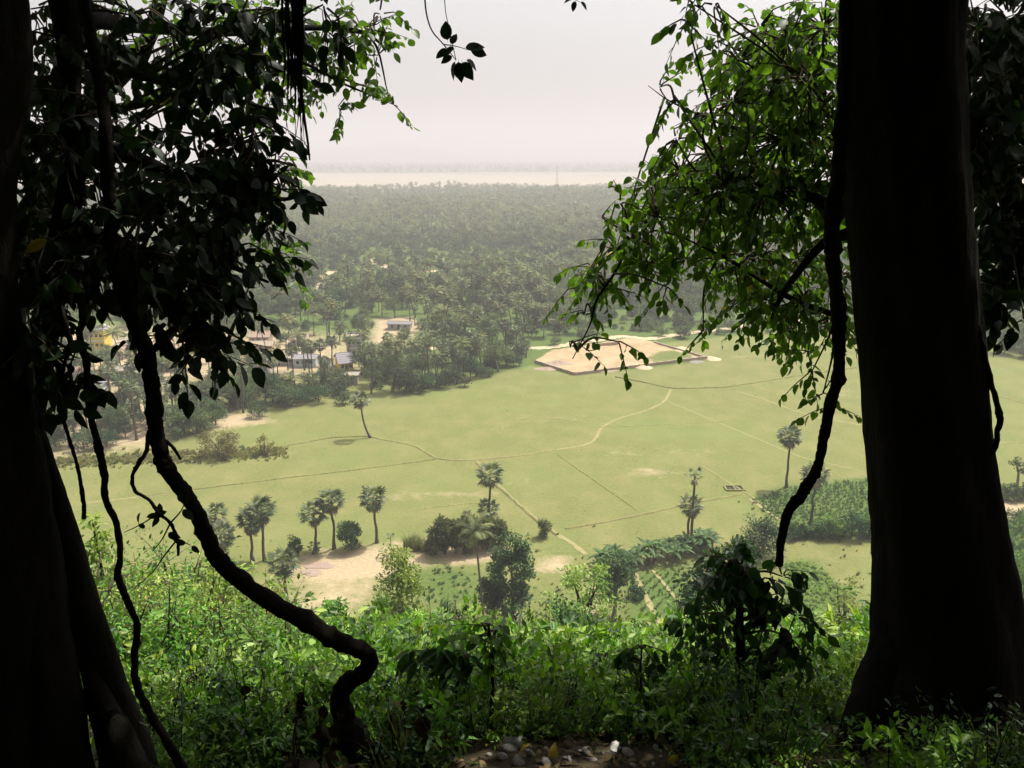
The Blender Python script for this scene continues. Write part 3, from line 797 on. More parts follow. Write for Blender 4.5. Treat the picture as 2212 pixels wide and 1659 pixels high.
# ------------------------------------------------------------------ single trees of the belt, the village and the groves behind
rg = np.random.default_rng(21)
placed = []
def region(poly, n, weights, names, dmin, scale=(.85, 1.15)):
    poly = np.array(poly, float); lo, hi = poly.min(0), poly.max(0); got = 0; tries = 0
    while got < n and tries < n * 60:
        tries += 1
        px, py = rg.uniform(lo[0], hi[0]), rg.uniform(lo[1], hi[1])
        if not inpoly(np.array(px), np.array(py), poly): continue
        b = G(px, py)
        if any((b[0] - q[0]) ** 2 + (b[1] - q[1]) ** 2 < dmin * dmin for q in placed[-400:]): continue
        if any(abs(px - hx) < hw and -hh < py - hy < 14 for hx, hy, hw, hh in KEEPOUT): continue
        placed.append(b); got += 1
        kd = rg.choice(3, p=weights); s = rg.uniform(*scale)
        pr, nm, cat = ((PAL, 'palmyra_palm', 'palm tree'), (COC, 'coconut_palm', 'palm tree'), (BRO, 'broadleaf_tree', 'tree'))[kd]
        k = int(rg.integers(len(pr)))
        adj = (('lowish', 'middling', 'tall', 'very tall', 'stunted'), ('lowish', 'curved', 'tall', 'strongly leaning', 'short'), ('round', 'large', 'spreading', 'tall', 'small', 'narrow'))[kd][k]
        put_tree(nm, pr, k, b, s, rg.uniform(0, 6.3), adj + ' ' + names[kd][0], cat, names[kd][1])
KEEPOUT = [(220, 772, 22, -6), (845, 705, 50, 5), (768, 766, 14, 0), (600, 775, 52, 8), (564, 736, 24, 4), (850, 735, 55, 25), (298, 846, 18, 4), (205, 858, 18, 2), (760, 826, 14, 2), (743, 792, 24, 4), (1840, 640, 30, 20)]
region([(120, 975), (300, 950), (420, 938), (540, 895), (640, 876), (740, 850), (745, 815), (640, 825), (430, 870), (90, 900)], 88, [.52, .03, .45],
       [('palmyra palm of the grove below the village', 'palmyra palms of the field edge grove'), ('coconut palm of the grove below the village', 'coconut palms of the field edge grove'), ('bushy tree of the grove below the village', 'bushy trees of the field edge grove')], 2.6, (.75, 1.0))
region([(800, 855), (900, 848), (1000, 828), (1085, 800), (1140, 782), (1150, 768), (1060, 772), (900, 785), (790, 800)], 52, [.62, .05, .33],
       [('palmyra palm before the sandy track', 'palmyra palms in front of the track'), ('coconut palm before the sandy track', 'coconut palms in front of the track'), ('bushy tree before the sandy track', 'bushy trees in front of the track')], 2.6, (.75, 1.05))
region([(70, 870), (60, 700), (430, 700), (790, 715), (780, 800), (640, 812), (430, 850)], 105, [.25, .45, .30],
       [('palmyra palm among the village roofs', 'palmyra palms in the village'), ('coconut palm leaning over the village roofs', 'coconut palms in the village'), ('small leafy tree between the village houses', 'leafy trees in the village')], 3.8, (.75, 1.0))
region([(790, 745), (780, 650), (1000, 640), (1190, 660), (1200, 730), (1060, 748), (900, 745)], 75, [.22, .60, .18],
       [('palmyra palm in the coconut grove behind the sandy track', 'palmyra palms behind the track'), ('coconut palm in the grove around the bare clearing', 'coconut palms around the clearing'), ('leafy tree in the coconut grove behind the track', 'leafy trees behind the track')], 4.2, (.85, 1.2))
region([(20, 700), (20, 590), (700, 610), (780, 650), (780, 705), (420, 700)], 90, [.06, .34, .60],
       [('palmyra palm in the wood above the village', 'palmyra palms above the village'), ('coconut palm in the wood above the village', 'coconut palms above the village'), ('dense green tree in the wood above the village', 'dense trees above the village')], 5, (.9, 1.3))
region([(780, 650), (780, 590), (1240, 590), (1220, 650), (1000, 640)], 75, [.10, .42, .48],
       [('palmyra palm in the wood beyond the clearing', 'palmyra palms beyond the clearing'), ('coconut palm in the wood beyond the clearing', 'coconut palms beyond the clearing'), ('rounded tree in the wood beyond the clearing', 'rounded trees beyond the clearing')], 5.5, (.85, 1.2))
region([(1190, 722), (1210, 610), (1860, 590), (1860, 680), (1640, 694), (1540, 706), (1400, 718), (1300, 722)], 115, [.05, .12, .83],
       [('palmyra palm in the grey green wood behind the walled yard', 'palmyra palms behind the yard'), ('coconut palm in the grey green wood behind the walled yard', 'coconut palms behind the yard'), ('grey green tree behind the walled yard', 'grey green trees behind the yard')], 4.4, (.8, 1.15))
region([(2060, 755), (2060, 640), (2300, 650), (2300, 785)], 38, [.04, .12, .84],
       [('palmyra palm at the field edge right of the thick trunk', 'palmyra palms right of the trunk'), ('coconut palm at the field edge right of the thick trunk', 'coconut palms right of the trunk'), ('rounded tree at the field edge right of the thick trunk', 'rounded trees right of the trunk')], 4.6, (.8, 1.1))
# dense bushy thickets low in the belt, and the two bamboo-green masses in the middle of it
THK = [pair('thicket', broad_mesh(80 + i, 4.5, 6, 34, 70, .30, trunk_frac=.08, limbs=4), M['trunk'], m) for i, m in enumerate([M['mango'], M['tree'], M['treegrey']])]
def thicket(x, y, s, k, label, group=None):
    put_tree('thicket', THK, k, G(x, y), s, rg.uniform(0, 6.3), label, 'bush', group)
thicket(800, 800, 1.75, 1, 'big rounded feathery green thicket behind the tall house'); thicket(835, 808, 1.6, 1, 'feathery green thicket right of the big rounded one')
for (x, y, s, k) in [(120, 965, 1.2, 0), (180, 970, 1.0, 0), (230, 965, 1.1, 0), (380, 945, 1.2, 1), (420, 940, 1.25, 1), (450, 930, 1.0, 1), (560, 900, .9, 0), (640, 872, 1.1, 0), (690, 868, 1.1, 0), (110, 900, 1.5, 1), (100, 940, 1.3, 1), (880, 848, 1.3, 0), (910, 845, 1.2, 0), (940, 838, 1.0, 0), (980, 828, .9, 0), (725, 850, .9, 0), (1040, 815, .8, 0), (1110, 792, .9, 0), (520, 880, 1.0, 1), (600, 870, 1.0, 0)]:
    thicket(x, y, s, k, 'dark low thicket at the foot of the field edge grove', 'thickets of the field edge grove')
for (x, y, s) in [(1430, 726, .8), (1470, 728, .8), (1400, 715, .9), (1520, 720, .9), (1580, 715, 1.0), (1640, 708, 1.0), (1690, 705, 1.0), (1200, 745, .7), (1260, 735, .9), (1760, 700, 1.1), (2170, 765, 1.1), (2100, 755, 1.2), (2215, 775, 1.0)]:
    thicket(x, y, s, 2, 'grey green thicket along the far edge of the field', 'thickets of the far field edge')

rgu = np.random.default_rng(61)
n = 9000; y = np.sqrt(rgu.uniform(195 ** 2, 720 ** 2, n)); x = rgu.uniform(-1, 1, n) * (.66 * y + 10)
ok = ~inpoly(x, y, FIELD); pj = proj(np.stack([x, y, np.zeros(n)], -1))
for pl_, w_ in [(P2([(1150, 815), (1150, 725), (1420, 715), (1560, 775), (1250, 830)]), 0), (P2([(790, 748), (800, 665), (900, 655), (950, 690), (890, 748)]), 0)]: ok &= ~inpoly(x, y, pl_)
for hx, hy, hw, hh in KEEPOUT: ok &= ~((abs(pj[:, 0] - hx) < hw) & (pj[:, 1] - hy > -4) & (pj[:, 1] - hy < 16))
trk = P2([(800, 745), (900, 751), (1000, 757), (1100, 752), (1180, 752), (1290, 735), (1340, 726), (1400, 733), (1470, 722), (1560, 712), (1640, 700), (1760, 690)]); ok &= dist_poly(x, y, trk, False) > 5
vil = inpoly(x, y, P2([(60, 880), (60, 705), (430, 705), (790, 715), (780, 830), (430, 850)])); ok &= ~vil | (rgu.random(n) < .25)
x, y = x[ok], y[ok]; n = len(x)
LOWB = [merged(*broad_mesh(180 + i, 2.6, 3.4, 14, 34, .42, trunk_frac=.06, limbs=1), M['trunk'], m, 'low bush') for i, m in enumerate([M['tree'], M['treegrey'], M['mango']])]
scatter('wood_undergrowth', np.stack([x, y, H(x, y) - .05], -1), rgu.uniform(.5, 1.5, n), rgu.uniform(0, 6.3, n), rgu.choice(3, n, p=[.4, .45, .15]), LOWB)

# ------------------------------------------------------------------ houses
WALLC = {'yellow': ((.62, .46, .05), (.70, .54, .09)), 'white': ((.48, .46, .42), (.62, .60, .56)), 'pink': ((.42, .33, .28), (.54, .43, .37)), 'teal': ((.10, .26, .26), (.15, .34, .33)), 'lilac': ((.40, .37, .41), (.52, .48, .52)), 'blue': ((.44, .50, .55), (.56, .62, .66)), 'grey': ((.30, .28, .26), (.42, .39, .36)), 'mud': ((.30, .22, .15), (.40, .30, .21))}
ROOFC = {'tile': ((.30, .21, .16), (.44, .33, .26)), 'thatch': ((.33, .27, .19), (.48, .40, .30)), 'pale': ((.36, .31, .25), (.50, .44, .37)), 'tin': ((.22, .21, .21), (.34, .32, .32)), 'slate': ((.20, .19, .20), (.30, .28, .29))}
WM = {k: rough_mat(k + ' house wall', *v, 2.0, .9, .1, .02) for k, v in WALLC.items()}
RM = {k: rough_mat(k + ' roof', *v, 3.0, .9, .3, .03, stretch=(4, .6, 1)) for k, v in ROOFC.items()}
M['dark'] = rough_mat('dark opening', (.02, .018, .016), (.05, .045, .04), 3, .8, 0)
M['mint'] = rough_mat('mint painted band', (.42, .62, .56), (.52, .72, .66), 2, .8, 0)

def house(x, y, w, d, h, rz, wall, roof, pitch, label, storeys=1, group=None):
    b = G(x, y); t = thing('village_house', label, 'house', b, rz, group)
    mb = MB()
    for sx, sy, dx, dy in ((0, -d / 2 + .1, w, .2), (0, d / 2 - .1, w, .2), (-w / 2 + .1, 0, .2, d - .4), (w / 2 - .1, 0, .2, d - .4)): box(mb, (sx, sy, h / 2 - .2), (dx, dy, h + .4))
    ridge = pitch * d / 2
    if pitch > .05:
        for sx in (-w / 2 + .1, w / 2 - .1):
            mb.add([(sx - .1, -d / 2, h), (sx + .1, -d / 2, h), (sx + .1, d / 2, h), (sx - .1, d / 2, h), (sx - .1, 0, h + ridge), (sx + .1, 0, h + ridge)], [[0, 3, 2, 1]]); k = mb.n - 6
            mb.f.append((np.array([[k, k + 4, k + 3], [k + 1, k + 2, k + 5]]), 0))
    obj('wall', mb.mesh('house wall', [WM[wall]], False), t)
    rf = MB(); o = .55
    if pitch > .05:
        for sg in (-1, 1):
            e = sg * (d / 2 + o); ze = h - pitch * o; th_ = .10
            A = np.array([(-w / 2 - o, 0, h + ridge + .03), (w / 2 + o, 0, h + ridge + .03), (w / 2 + o, e, ze + .03), (-w / 2 - o, e, ze + .03)])
            # slope in courses so the eaves and laps are uneven
            n = 5; Vs = []
            for i in range(n):
                a0, a1 = i / n, (i + 1) / n; lift = .05
                for (u, l) in ((a0, 0), (a1, lift)):
                    pL = A[0] * (1 - u) + A[3] * u + [0, 0, l]; pR = A[1] * (1 - u) + A[2] * u + [0, 0, l]
                    Vs += [pL, pR, pR - [0, 0, th_ + l], pL - [0, 0, th_ + l]]
            V = np.array(Vs); Fq = []
            for i in range(n):
                k = i * 8; Fq += [[k, k + 1, k + 5, k + 4], [k + 3, k + 7, k + 6, k + 2], [k + 1, k + 2, k + 6, k + 5], [k, k + 4, k + 7, k + 3], [k + 4, k + 5, k + 6, k + 7]]
            rf.add(V, np.array(Fq) if sg < 0 else np.array(Fq)[:, ::-1])
        ro = obj('roof', rf.mesh('roof', [RM[roof]], False), t)
        obj('ridge_cap', add_tube(MB(), [(-w / 2 - o, 0, h + ridge + .04), (w / 2 + o, 0, h + ridge + .04)], .12, 6).mesh('ridge', [RM[roof]]), ro)
    else:
        box(rf, (0, 0, h + .11), (w + .3, d + .3, .18))
        ro = obj('roof', rf.mesh('flat roof', [RM[roof]], False), t)
        pb_ = MB()
        for sx, sy, dx, dy in ((0, -d / 2 - .05, w + .3, .12), (0, d / 2 + .05, w + .3, .12), (-w / 2 - .05, 0, .12, d - .1), (w / 2 + .05, 0, .12, d - .1)): box(pb_, (sx, sy, h + .5), (dx, dy, .6))
        obj('parapet', pb_.mesh('parapet', [WM['white' if wall == 'yellow' else wall]], False), ro)
    sh = h / storeys
    for s in range(storeys):
        for i, fx in enumerate((-.3, .0, .3)):
            if s == 0 and i == 1:
                obj('door', box(MB(), (0, -d / 2 - .02, 1.0), (.95, .08, 2.0)).mesh('door', [M['dark']], False), t)
            elif w > 3.4:
                wn_ = obj('window', box(MB(), (fx * w, -d / 2 - .015, s * sh + sh * .55), (.8, .06, .9)).mesh('window', [M['dark']], False), t)
                obj('sill', box(MB(), (fx * w, -d / 2 - .06, s * sh + sh * .55 - .5), (1.0, .14, .07)).mesh('sill', [WM['white']], False), wn_)
        if storeys > 1 and s > 0:
            obj('floor_band', box(MB(), (0, -d / 2 - .08, s * sh), (w + .25, .22, .3)).mesh('floor band', [M['mint'] if wall == 'yellow' else WM['white']], False), t)
    return t

t = house(221, 772, 4.6, 5.0, 8.6, .05, 'yellow', 'pale', 0, 'tall yellow house with mint and white bands above the village', 3)
obj('roof_tank', add_tube(MB(), [(1.4, 1, 9.2), (1.4, 1, 10.2)], .4, 10).mesh('tank', [WM['white']]), t)
house(279, 757, 4.0, 5, 2.6, .2, 'mud', 'pale', .45, 'small tiled house just right of the yellow house, higher one')
house(128, 762, 4.6, 4.5, 2.6, -.1, 'white', 'pale', .4, 'pale roofed house far left of the yellow house')
house(168, 767, 4.5, 6, 3.0, .3, 'grey', 'tile', .5, 'brown roofed house left of the yellow house')
house(252, 775, 5.4, 4.5, 3.0, .1, 'pink', 'tile', .4, 'pinkish house at the right foot of the yellow house')
house(160, 785, 7.0, 4.5, 2.7, .05, 'white', 'pale', .35, 'long pale roofed house below the yellow house')
house(152, 832, 5.0, 8.5, 2.9, .1, 'pink', 'tile', .5, 'deep pinkish tiled house behind the thin vine')
house(297, 820, 5.2, 4.0, 3.6, .08, 'lilac', 'tile', 0, 'lilac walled upper house above the teal front')
house(299, 847, 5.0, 3.4, 2.9, .08, 'teal', 'slate', .15, 'house with a teal painted front beside the thick vine')
house(206, 858, 4.8, 4.0, 3.6, .12, 'blue', 'slate', .15, 'pale blue walled house between two vines')
house(257, 817, 4.6, 4.0, 2.8, .15, 'grey', 'pale', .4, 'grey walled house left of the lilac one')
house(249, 893, 4.0, 3.0, 2.2, .1, 'mud', 'thatch', .5, 'lowest thatched hut near the field edge')
house(347, 772, 5.2, 4.5, 2.6, -.15, 'white', 'pale', .4, 'pale roofed house just right of the thick vine')
house(365, 800, 5.0, 4.0, 2.5, .2, 'mud', 'thatch', .5, 'thatched house below the pale one by the thick vine')
house(437, 733, 4.0, 5, 2.6, .1, 'pink', 'pale', .45, 'small pale house at the upper edge of the village')
house(564, 740, 6.3, 5.5, 2.7, .03, 'mud', 'tile', .5, 'big tiled house at the top of the village centre')
house(566, 758, 7.0, 4.0, 2.4, .05, 'mud', 'thatch', .45, 'brown thatched house right below the big tiled one')
house(605, 786, 12.0, 5.0, 2.6, .06, 'grey', 'pale', .42, 'long beige roofed house in the middle of the village')
house(570, 803, 4.6, 4.0, 2.6, -.2, 'white', 'tile', .4, 'short house in front of the long beige roof')
house(661, 790, 6.4, 4.5, 2.8, .05, 'blue', 'tin', .3, 'bluish house at the right end of the long roof')
house(478, 812, 4.6, 6, 2.6, .2, 'mud', 'thatch', .5, 'brown thatched house behind the hanging leaves')
house(648, 745, 5.4, 4.5, 2.6, .1, 'pink', 'tile', .45, 'tiled house right of the big tiled one')
house(766, 768, 4.4, 6.0, 6.0, .15, 'grey', 'pale', 0, 'tall grey two storey house by the feathery thicket', 2)
house(744, 795, 3.8, 8.5, 2.7, .35, 'yellow', 'slate', .45, 'grey lilac roofed house with a yellow end wall')
house(761, 827, 3.2, 3.0, 2.6, .05, 'grey', 'pale', .15, 'small pale shed nearest the field, below the tall house')
house(864, 711, 8.0, 4.0, 2.4, -.08, 'grey', 'tin', .25, 'tin roofed shed standing in the bare clearing')
house(1826, 600, 9.0, 5.0, 3.0, .1, 'white', 'pale', .35, 'white house in the wood beside the thick trunk')
house(1762, 612, 4.0, 3.5, 3.0, .3, 'white', 'tin', .35, 'small bright white house left of the trunk, in the wood')
house(1790, 708, 7.0, 4.0, 2.4, .1, 'pink', 'tile', .4, 'low tiled house at the far field edge behind the vine')
house(1545, 612, 8.0, 5.0, 3.0, -.1, 'white', 'pale', .4, 'pale house in the wood above the walled yard')
for (x, y) in [(1062, 436), (1125, 441), (1235, 446), (1258, 452), (900, 447), (1290, 470), (840, 452)]:
    house(x, y, 14, 9, 4.5, rg.uniform(-.4, .4), 'white', 'pale', .3, 'tiny pale house far off in the palm forest near the river', 1, 'far houses by the river')

mb_ = G(1203, 418); mast = thing('radio_mast', 'thin lattice mast rising above the far forest edge by the river', 'mast', mb_); mh = height_at(mb_, 358); lat = MB()
for q in range(4):
    sx, sy = ((-1, -1), (1, -1), (1, 1), (-1, 1))[q]; add_tube(lat, [(sx * 2.4, sy * 2.4, 0), (sx * .5, sy * .5, mh)], [.22, .16], 4)
obj('mast_legs', lat.mesh('mast legs', [WM['grey']]), mast); lat = MB()
for q in range(14):
    z0, z1 = mh * q / 14, mh * (q + 1) / 14; w0, w1 = 2.4 - 1.9 * q / 14, 2.4 - 1.9 * (q + 1) / 14
    for (a, b) in (((-1, -1), (1, -1)), ((1, -1), (1, 1)), ((1, 1), (-1, 1)), ((-1, 1), (-1, -1))): add_tube(lat, [(a[0] * w0, a[1] * w0, z0), (b[0] * w1, b[1] * w1, z1)], .12, 4)
obj('mast_bracing', lat.mesh('mast bracing', [WM['grey']]), mast)
# ------------------------------------------------------------------ walled yard under construction, with sand inside
cA, cB, cC, cD = G(1156, 784)[:2], G(1242, 811)[:2], G(1527, 775)[:2], G(1412, 741)[:2]
yard = thing('yard_wall', 'low unfinished brown wall round the sandy building yard', 'wall', (cB[0], cB[1], 0))
def wall_run(a, b, h, mat, nm='wall_panel'):
    a = a - cB; b = b - cB; L = np.linalg.norm(b - a); n = max(int(L / 3.0), 1); rz = math.atan2(b[1] - a[1], b[0] - a[0])
    pm = box(MB(), (0, 0, h / 2 - .1), (L / n - .12, .24, h + .2)).mesh('wall panel', [mat], False)
    pp = box(MB(), (0, 0, h / 2 + .02), (.3, .3, h + .3)).mesh('wall pillar', [mat], False)
    cp = box(MB(), (0, 0, h + .06), (L / n - .14, .30, .1)).mesh('coping', [M['coping']], False)
    for i in range(n):
        c = a + (b - a) * (i + .5) / n; q = obj(nm, pm, yard, (c[0], c[1], 0)); q.rotation_euler = (0, 0, rz)
        obj('coping', cp, q)
        c = a + (b - a) * i / n; q = obj('wall_pillar', pp, yard, (c[0], c[1], 0)); q.rotation_euler = (0, 0, rz)
wall_run(cA, cB, .8, M['wallmud']); wall_run(cB, cC, .8, M['wallmud']); wall_run(cC, cD, .55, M['wallmud'])
yw = G(1290, 749)[:2]; yx = G(1335, 745)[:2]; wall_run(yw, yx, 1.0, M['wallmud'])
YARD = P2([(1156, 780), (1190, 757), (1290, 742), (1360, 730), (1412, 738), (1525, 775), (1245, 809)])
def ys_attr():
    X0, Y0 = YARD.min(0) - 2; X1, Y1 = YARD.max(0) + 2
    me = grid_mesh('yard_sand', np.arange(X0, X1, .8), np.arange(Y0, Y1, .8), lambda x, y: H(x, y) + .10 + .10 * np.sin(x * .9) * np.sin(y * .7), [M['ground']], keep=lambda x, y: inpoly(x, y, YARD))
    n = len(me.vertices); co = np.zeros(n * 3, np.float32); me.vertices.foreach_get('co', co); co = co.reshape(-1, 3)
    inner = P2([(1395, 775), (1425, 758), (1470, 760), (1490, 770), (1430, 784)]); dirt = P2([(1330, 798), (1345, 780), (1400, 783), (1525, 776), (1412, 742), (1450, 750), (1500, 770), (1400, 790)])
    g = soft_poly(co[:, 0], co[:, 1], inner, 2); dd = soft_poly(co[:, 0], co[:, 1], P2([(1325, 800), (1340, 778), (1395, 784), (1490, 772), (1420, 745), (1440, 742), (1526, 776)]), 2)
    me.attributes['sand'].data.foreach_set('value', np.clip(1.1 - 1.2 * g - .9 * dd, 0, 1).astype(np.float32))
    me.attributes['dirt'].data.foreach_set('value', np.clip(dd * .9 - g, 0, 1).astype(np.float32))
    me.attributes['lush'].data.foreach_set('value', (g * .5).astype(np.float32))
    struct(obj('yard_sand', me))
ys_attr()
def mound(name, x, y, w, d, h, mat, label, cat, seed, rough=.12):
    rgm = np.random.default_rng(seed); nr, na = 7, 26; V = [(0, 0, h)]; 
    for i in range(1, nr + 1):
        f = i / nr
        for j in range(na):
            a = 2 * PI * j / na; k = 1 + .16 * math.sin(2 * a + seed) + .1 * math.sin(3 * a + 2 * seed) + rgm.normal(0, .03)
            V.append((w / 2 * f * k * math.cos(a), d / 2 * f * k * math.sin(a), h * (1 - f) ** 1.2 * (1 + rgm.normal(0, rough)) - .03 * (i == nr)))
    Fq = [[1 + (i - 1) * na + j, 1 + i * na + j, 1 + i * na + (j + 1) % na, 1 + (i - 1) * na + (j + 1) % na] for i in range(1, nr) for j in range(na)]
    mb = MB().add(np.array(V), np.array(Fq)); mb.f.append((np.array([[0, 1 + j, 1 + (j + 1) % na] for j in range(na)]), 0))
    b = G(x, y); return tag(obj(name, mb.mesh(name, [mat]), None, (b[0], b[1], b[2] + .07)), label, cat)
mound('rubble_heap', 1205, 786, 9, 8, .9, M['rubble'], 'grey brown rubble heap inside the yard corner', 'rubble', 1, .3)
mound('rubble_heap', 1180, 797, 6, 5, .5, M['rubble'], 'reddish rubble outside the left yard wall', 'rubble', 2, .3)
mound('sand_heap', 1388, 794, 6, 5, .6, M['road'], 'pale sand heap outside the long yard wall', 'sand heap', 3)
mound('sand_heap', 1540, 775, 5, 6, .5, M['road'], 'sand heap past the right corner of the yard', 'sand heap', 4)
mound('sand_heap', 1475, 756, 6, 8, .5, M['road'], 'sand heap behind the right yard wall', 'sand heap', 5)
mound('gravel_heap', 1305, 801, 9, 4, .5, M['rubble'], 'whitish gravel strewn along the long yard wall', 'gravel', 6, .3)
mound('gravel_heap', 1505, 782, 4, 4, .5, M['stone'], 'whitish gravel heap by the right yard corner', 'gravel', 7, .3)
mound('ash_patch', 690, 1222, 4.2, 2.6, .12, M['rubble'], 'brown heap on the bare yard, farther of two', 'heap', 8, .3)
mound('ash_patch', 673, 1237, 3.2, 2.4, .12, M['rubble'], 'brown heap on the bare yard, nearer of two', 'heap', 9, .3)
# brick lined pit in the field
pit = thing('brick_pit', 'small open brick pit at the corner of the crop field', 'pit', G(1586, 1056)); pit.location.z += .05
for sx, sy, dx, dy in ((0, -1.1, 3.6, .3), (0, 1.1, 3.6, .3), (-1.65, 0, .3, 1.9), (1.65, 0, .3, 1.9), (0, 0, .25, 1.9)):
    obj('pit_wall', box(MB(), (sx, sy, .12), (dx, dy, .24)).mesh('pit wall', [M['bund']], False), pit)
obj('pit_bottom', box(MB(), (0, 0, .03), (3.0, 1.9, .04)).mesh('pit bottom', [M['dark']], False), pit)

# a person walking on the field
def person():
    b = G(1560, 757); t = thing('person', 'person in dark clothes walking on the field right of the yard', 'person', b)
    V = [(0, 0, .95), (0, 0, 1.2), (0, .01, 1.42), (0, .02, 1.52), (0, .03, 1.66), (-.17, 0, 1.40), (-.24, .04, 1.12), (-.22, .16, .90), (.17, 0, 1.40), (.25, -.06, 1.12), (.24, -.02, .88), (-.09, .0, .90), (-.10, .14, .50), (-.10, .10, .06), (-.10, .24, .03), (.09, 0, .90), (.10, -.06, .50), (.10, -.24, .08), (.10, -.12, .03)]
    E = [(0, 1), (1, 2), (2, 3), (3, 4), (2, 5), (5, 6), (6, 7), (2, 8), (8, 9), (9, 10), (0, 11), (11, 12), (12, 13), (13, 14), (0, 15), (15, 16), (16, 17), (17, 18)]
    R = [.14, .13, .13, .06, .105, .06, .045, .035, .06, .045, .035, .09, .06, .045, .035, .09, .06, .045, .035]
    me = bpy.data.meshes.new('body'); me.from_pydata(V, E, []); o = obj('body', me, t)
    md = o.modifiers.new('skin', 'SKIN'); o.modifiers.new('sub', 'SUBSURF').levels = 2
    o.modifiers['sub'].render_levels = 2
    for i, r in enumerate(R): me.skin_vertices[0].data[i].radius = (r, r)
    me.skin_vertices[0].data[0].use_root = True
    m, nt, N, L = new_mat('clothes and skin'); tc = N.new('ShaderNodeTexCoord'); sp = N.new('ShaderNodeSeparateXYZ'); L.new(tc.outputs['Object'], sp.inputs[0])
    cr = N.new('ShaderNodeValToRGB'); cr.color_ramp.interpolation = 'CONSTANT'; e = cr.color_ramp.elements
    e[0].color = (.10, .06, .04, 1); e[1].position = .06; e[1].color = (.05, .05, .07, 1)
    for ps, cl_ in ((.54, (.07, .08, .10, 1)), (.86, (.10, .06, .04, 1)), (.955, (.012, .01, .01, 1))): q = e.new(ps); q.color = cl_
    mt = N.new('ShaderNodeMath'); mt.operation = 'DIVIDE'; mt.inputs[1].default_value = 1.75; L.new(sp.outputs[2], mt.inputs[0]); L.new(mt.outputs[0], cr.inputs[0])
    p = N.new('ShaderNodeBsdfPrincipled'); p.inputs['Roughness'].default_value = .8; L.new(cr.outputs[0], p.inputs['Base Color'])
    ou = N.new('ShaderNodeOutputMaterial'); L.new(p.outputs[0], ou.inputs[0]); me.materials.append(m)
person()

# ------------------------------------------------------------------ single palms on the near fields, every frond a part
FANM = []
for k in range(3):
    for ti in (.1, .4, .75): FANM.append(MB().add(*FANS[k], 0, ti).mesh('fan frond', [M['fan']]))
DEADM = MB().add(*DEADFAN, 0, 1.2).mesh('dead fan frond', [M['fan']])
def near_palm(x, y, ytop, label, seed, nf=32, skirt=8, crown=1.0, bend=0.3, base=None, lean=None):
    crown *= 1.12
    b = G(x, y) if base is None else base
    h = max(height_at(b, ytop) - 1.5 * crown, 1.2)
    P, R, live, dead = palmyra_data(seed, h, nf, skirt, bend)
    if lean is not None:                       # trunk that leaves the ground sideways and then straightens
        t = np.linspace(0, 1, 7); sh = np.array(lean)[None] * (1 - (1 - t) ** 2.6)[:, None]; top0 = P[-1].copy()
        P = np.c_[sh, h * t]; live = (live[0] - top0 + P[-1], *live[1:])
        if len(dead): dead = (dead[0] - top0 + P[-1], *dead[1:])
    t = thing('palmyra_palm', label, 'palm tree', b)
    obj('trunk', add_tube(MB(), P, R, 10, k=3, wob=.06, seed=seed).mesh('palm trunk', [M['palm_trunk']]), t)
    def fr(me, p, Rm, s):
        m4 = Matrix.Translation(Vector(p)) @ Matrix(Rm.tolist()).to_4x4() @ Matrix.Scale(float(s * crown), 4)
        obj('frond', me, t, mat4=m4)
    rgp = np.random.default_rng(seed + 5)
    for i in range(len(live[0])): fr(FANM[rgp.integers(9)], live[0][i], live[1][i], live[2][i])
    if len(dead):
        for i in range(len(dead[0])): fr(DEADM, dead[0][i], dead[1][i], dead[2][i])
    return t
near_palm(800, 946, 848, 'lone palmyra palm with a bent trunk on the bund', 201, 26, 6, .95, lean=(-1.7, 0))
near_palm(684, 1191, 1088, 'shorter palmyra palm of the pair at the bare yard', 202, 28, 6)
near_palm(722, 1186, 1057, 'taller palmyra palm of the pair at the bare yard', 203, 32, 8)
near_palm(814, 1173, 1053, 'palmyra palm with hanging dead fronds right of the round bush', 204, 32, 16)
near_palm(1056, 1150, 1006, 'tall palmyra palm rising above the reed clump by the bund', 205, 30, 4)
near_palm(1052, 1158, 1080, 'short dark palmyra palm under the tall one in the reeds', 206, 24, 6, .85)
near_palm(572, 1212, 1082, 'tall palmyra palm of the shaggy cluster behind the thick vine', 207, 34, 22)
near_palm(546, 1212, 1100, 'palmyra palm with a full skirt of dead fronds left in the shaggy cluster', 208, 32, 26)
near_palm(468, 1140, 1094, 'small palmyra palm just right of the thick vine, upper one', 209, 24, 8, .9)
near_palm(484, 1222, 1132, 'palmyra palm just right of the thick vine, lower one', 210, 28, 12, 1.0)
near_palm(622, 1318, 1192, 'palmyra palm in front of the bare yard, nearest the vine', 211, 28, 8, 1.0)
near_palm(1699, 1053, 923, 'solitary palmyra palm with a round crown at the crop field corner', 212, 36, 10, 1.0)
near_palm(1752, 1133, 1004, 'palmyra palm inside the crop field, half behind the hanging vine', 213, 30, 14)
near_palm(1492, 1182, 1014, 'tall dying palmyra palm with a bare tuft above the bananas', 214, 9, 7, .62, 0)
near_palm(1484, 1180, 1072, 'palmyra palm beside the tall dying one above the bananas', 215, 26, 8, .85)
near_palm(470, 1222, 1185, 'low young palmyra palm behind the scrub left of the cluster', 216, 20, 2, .8)
near_palm(678, 1196, 1172, 'tiny young palmyra at the foot of the palm pair', 217, 12, 0, .5)

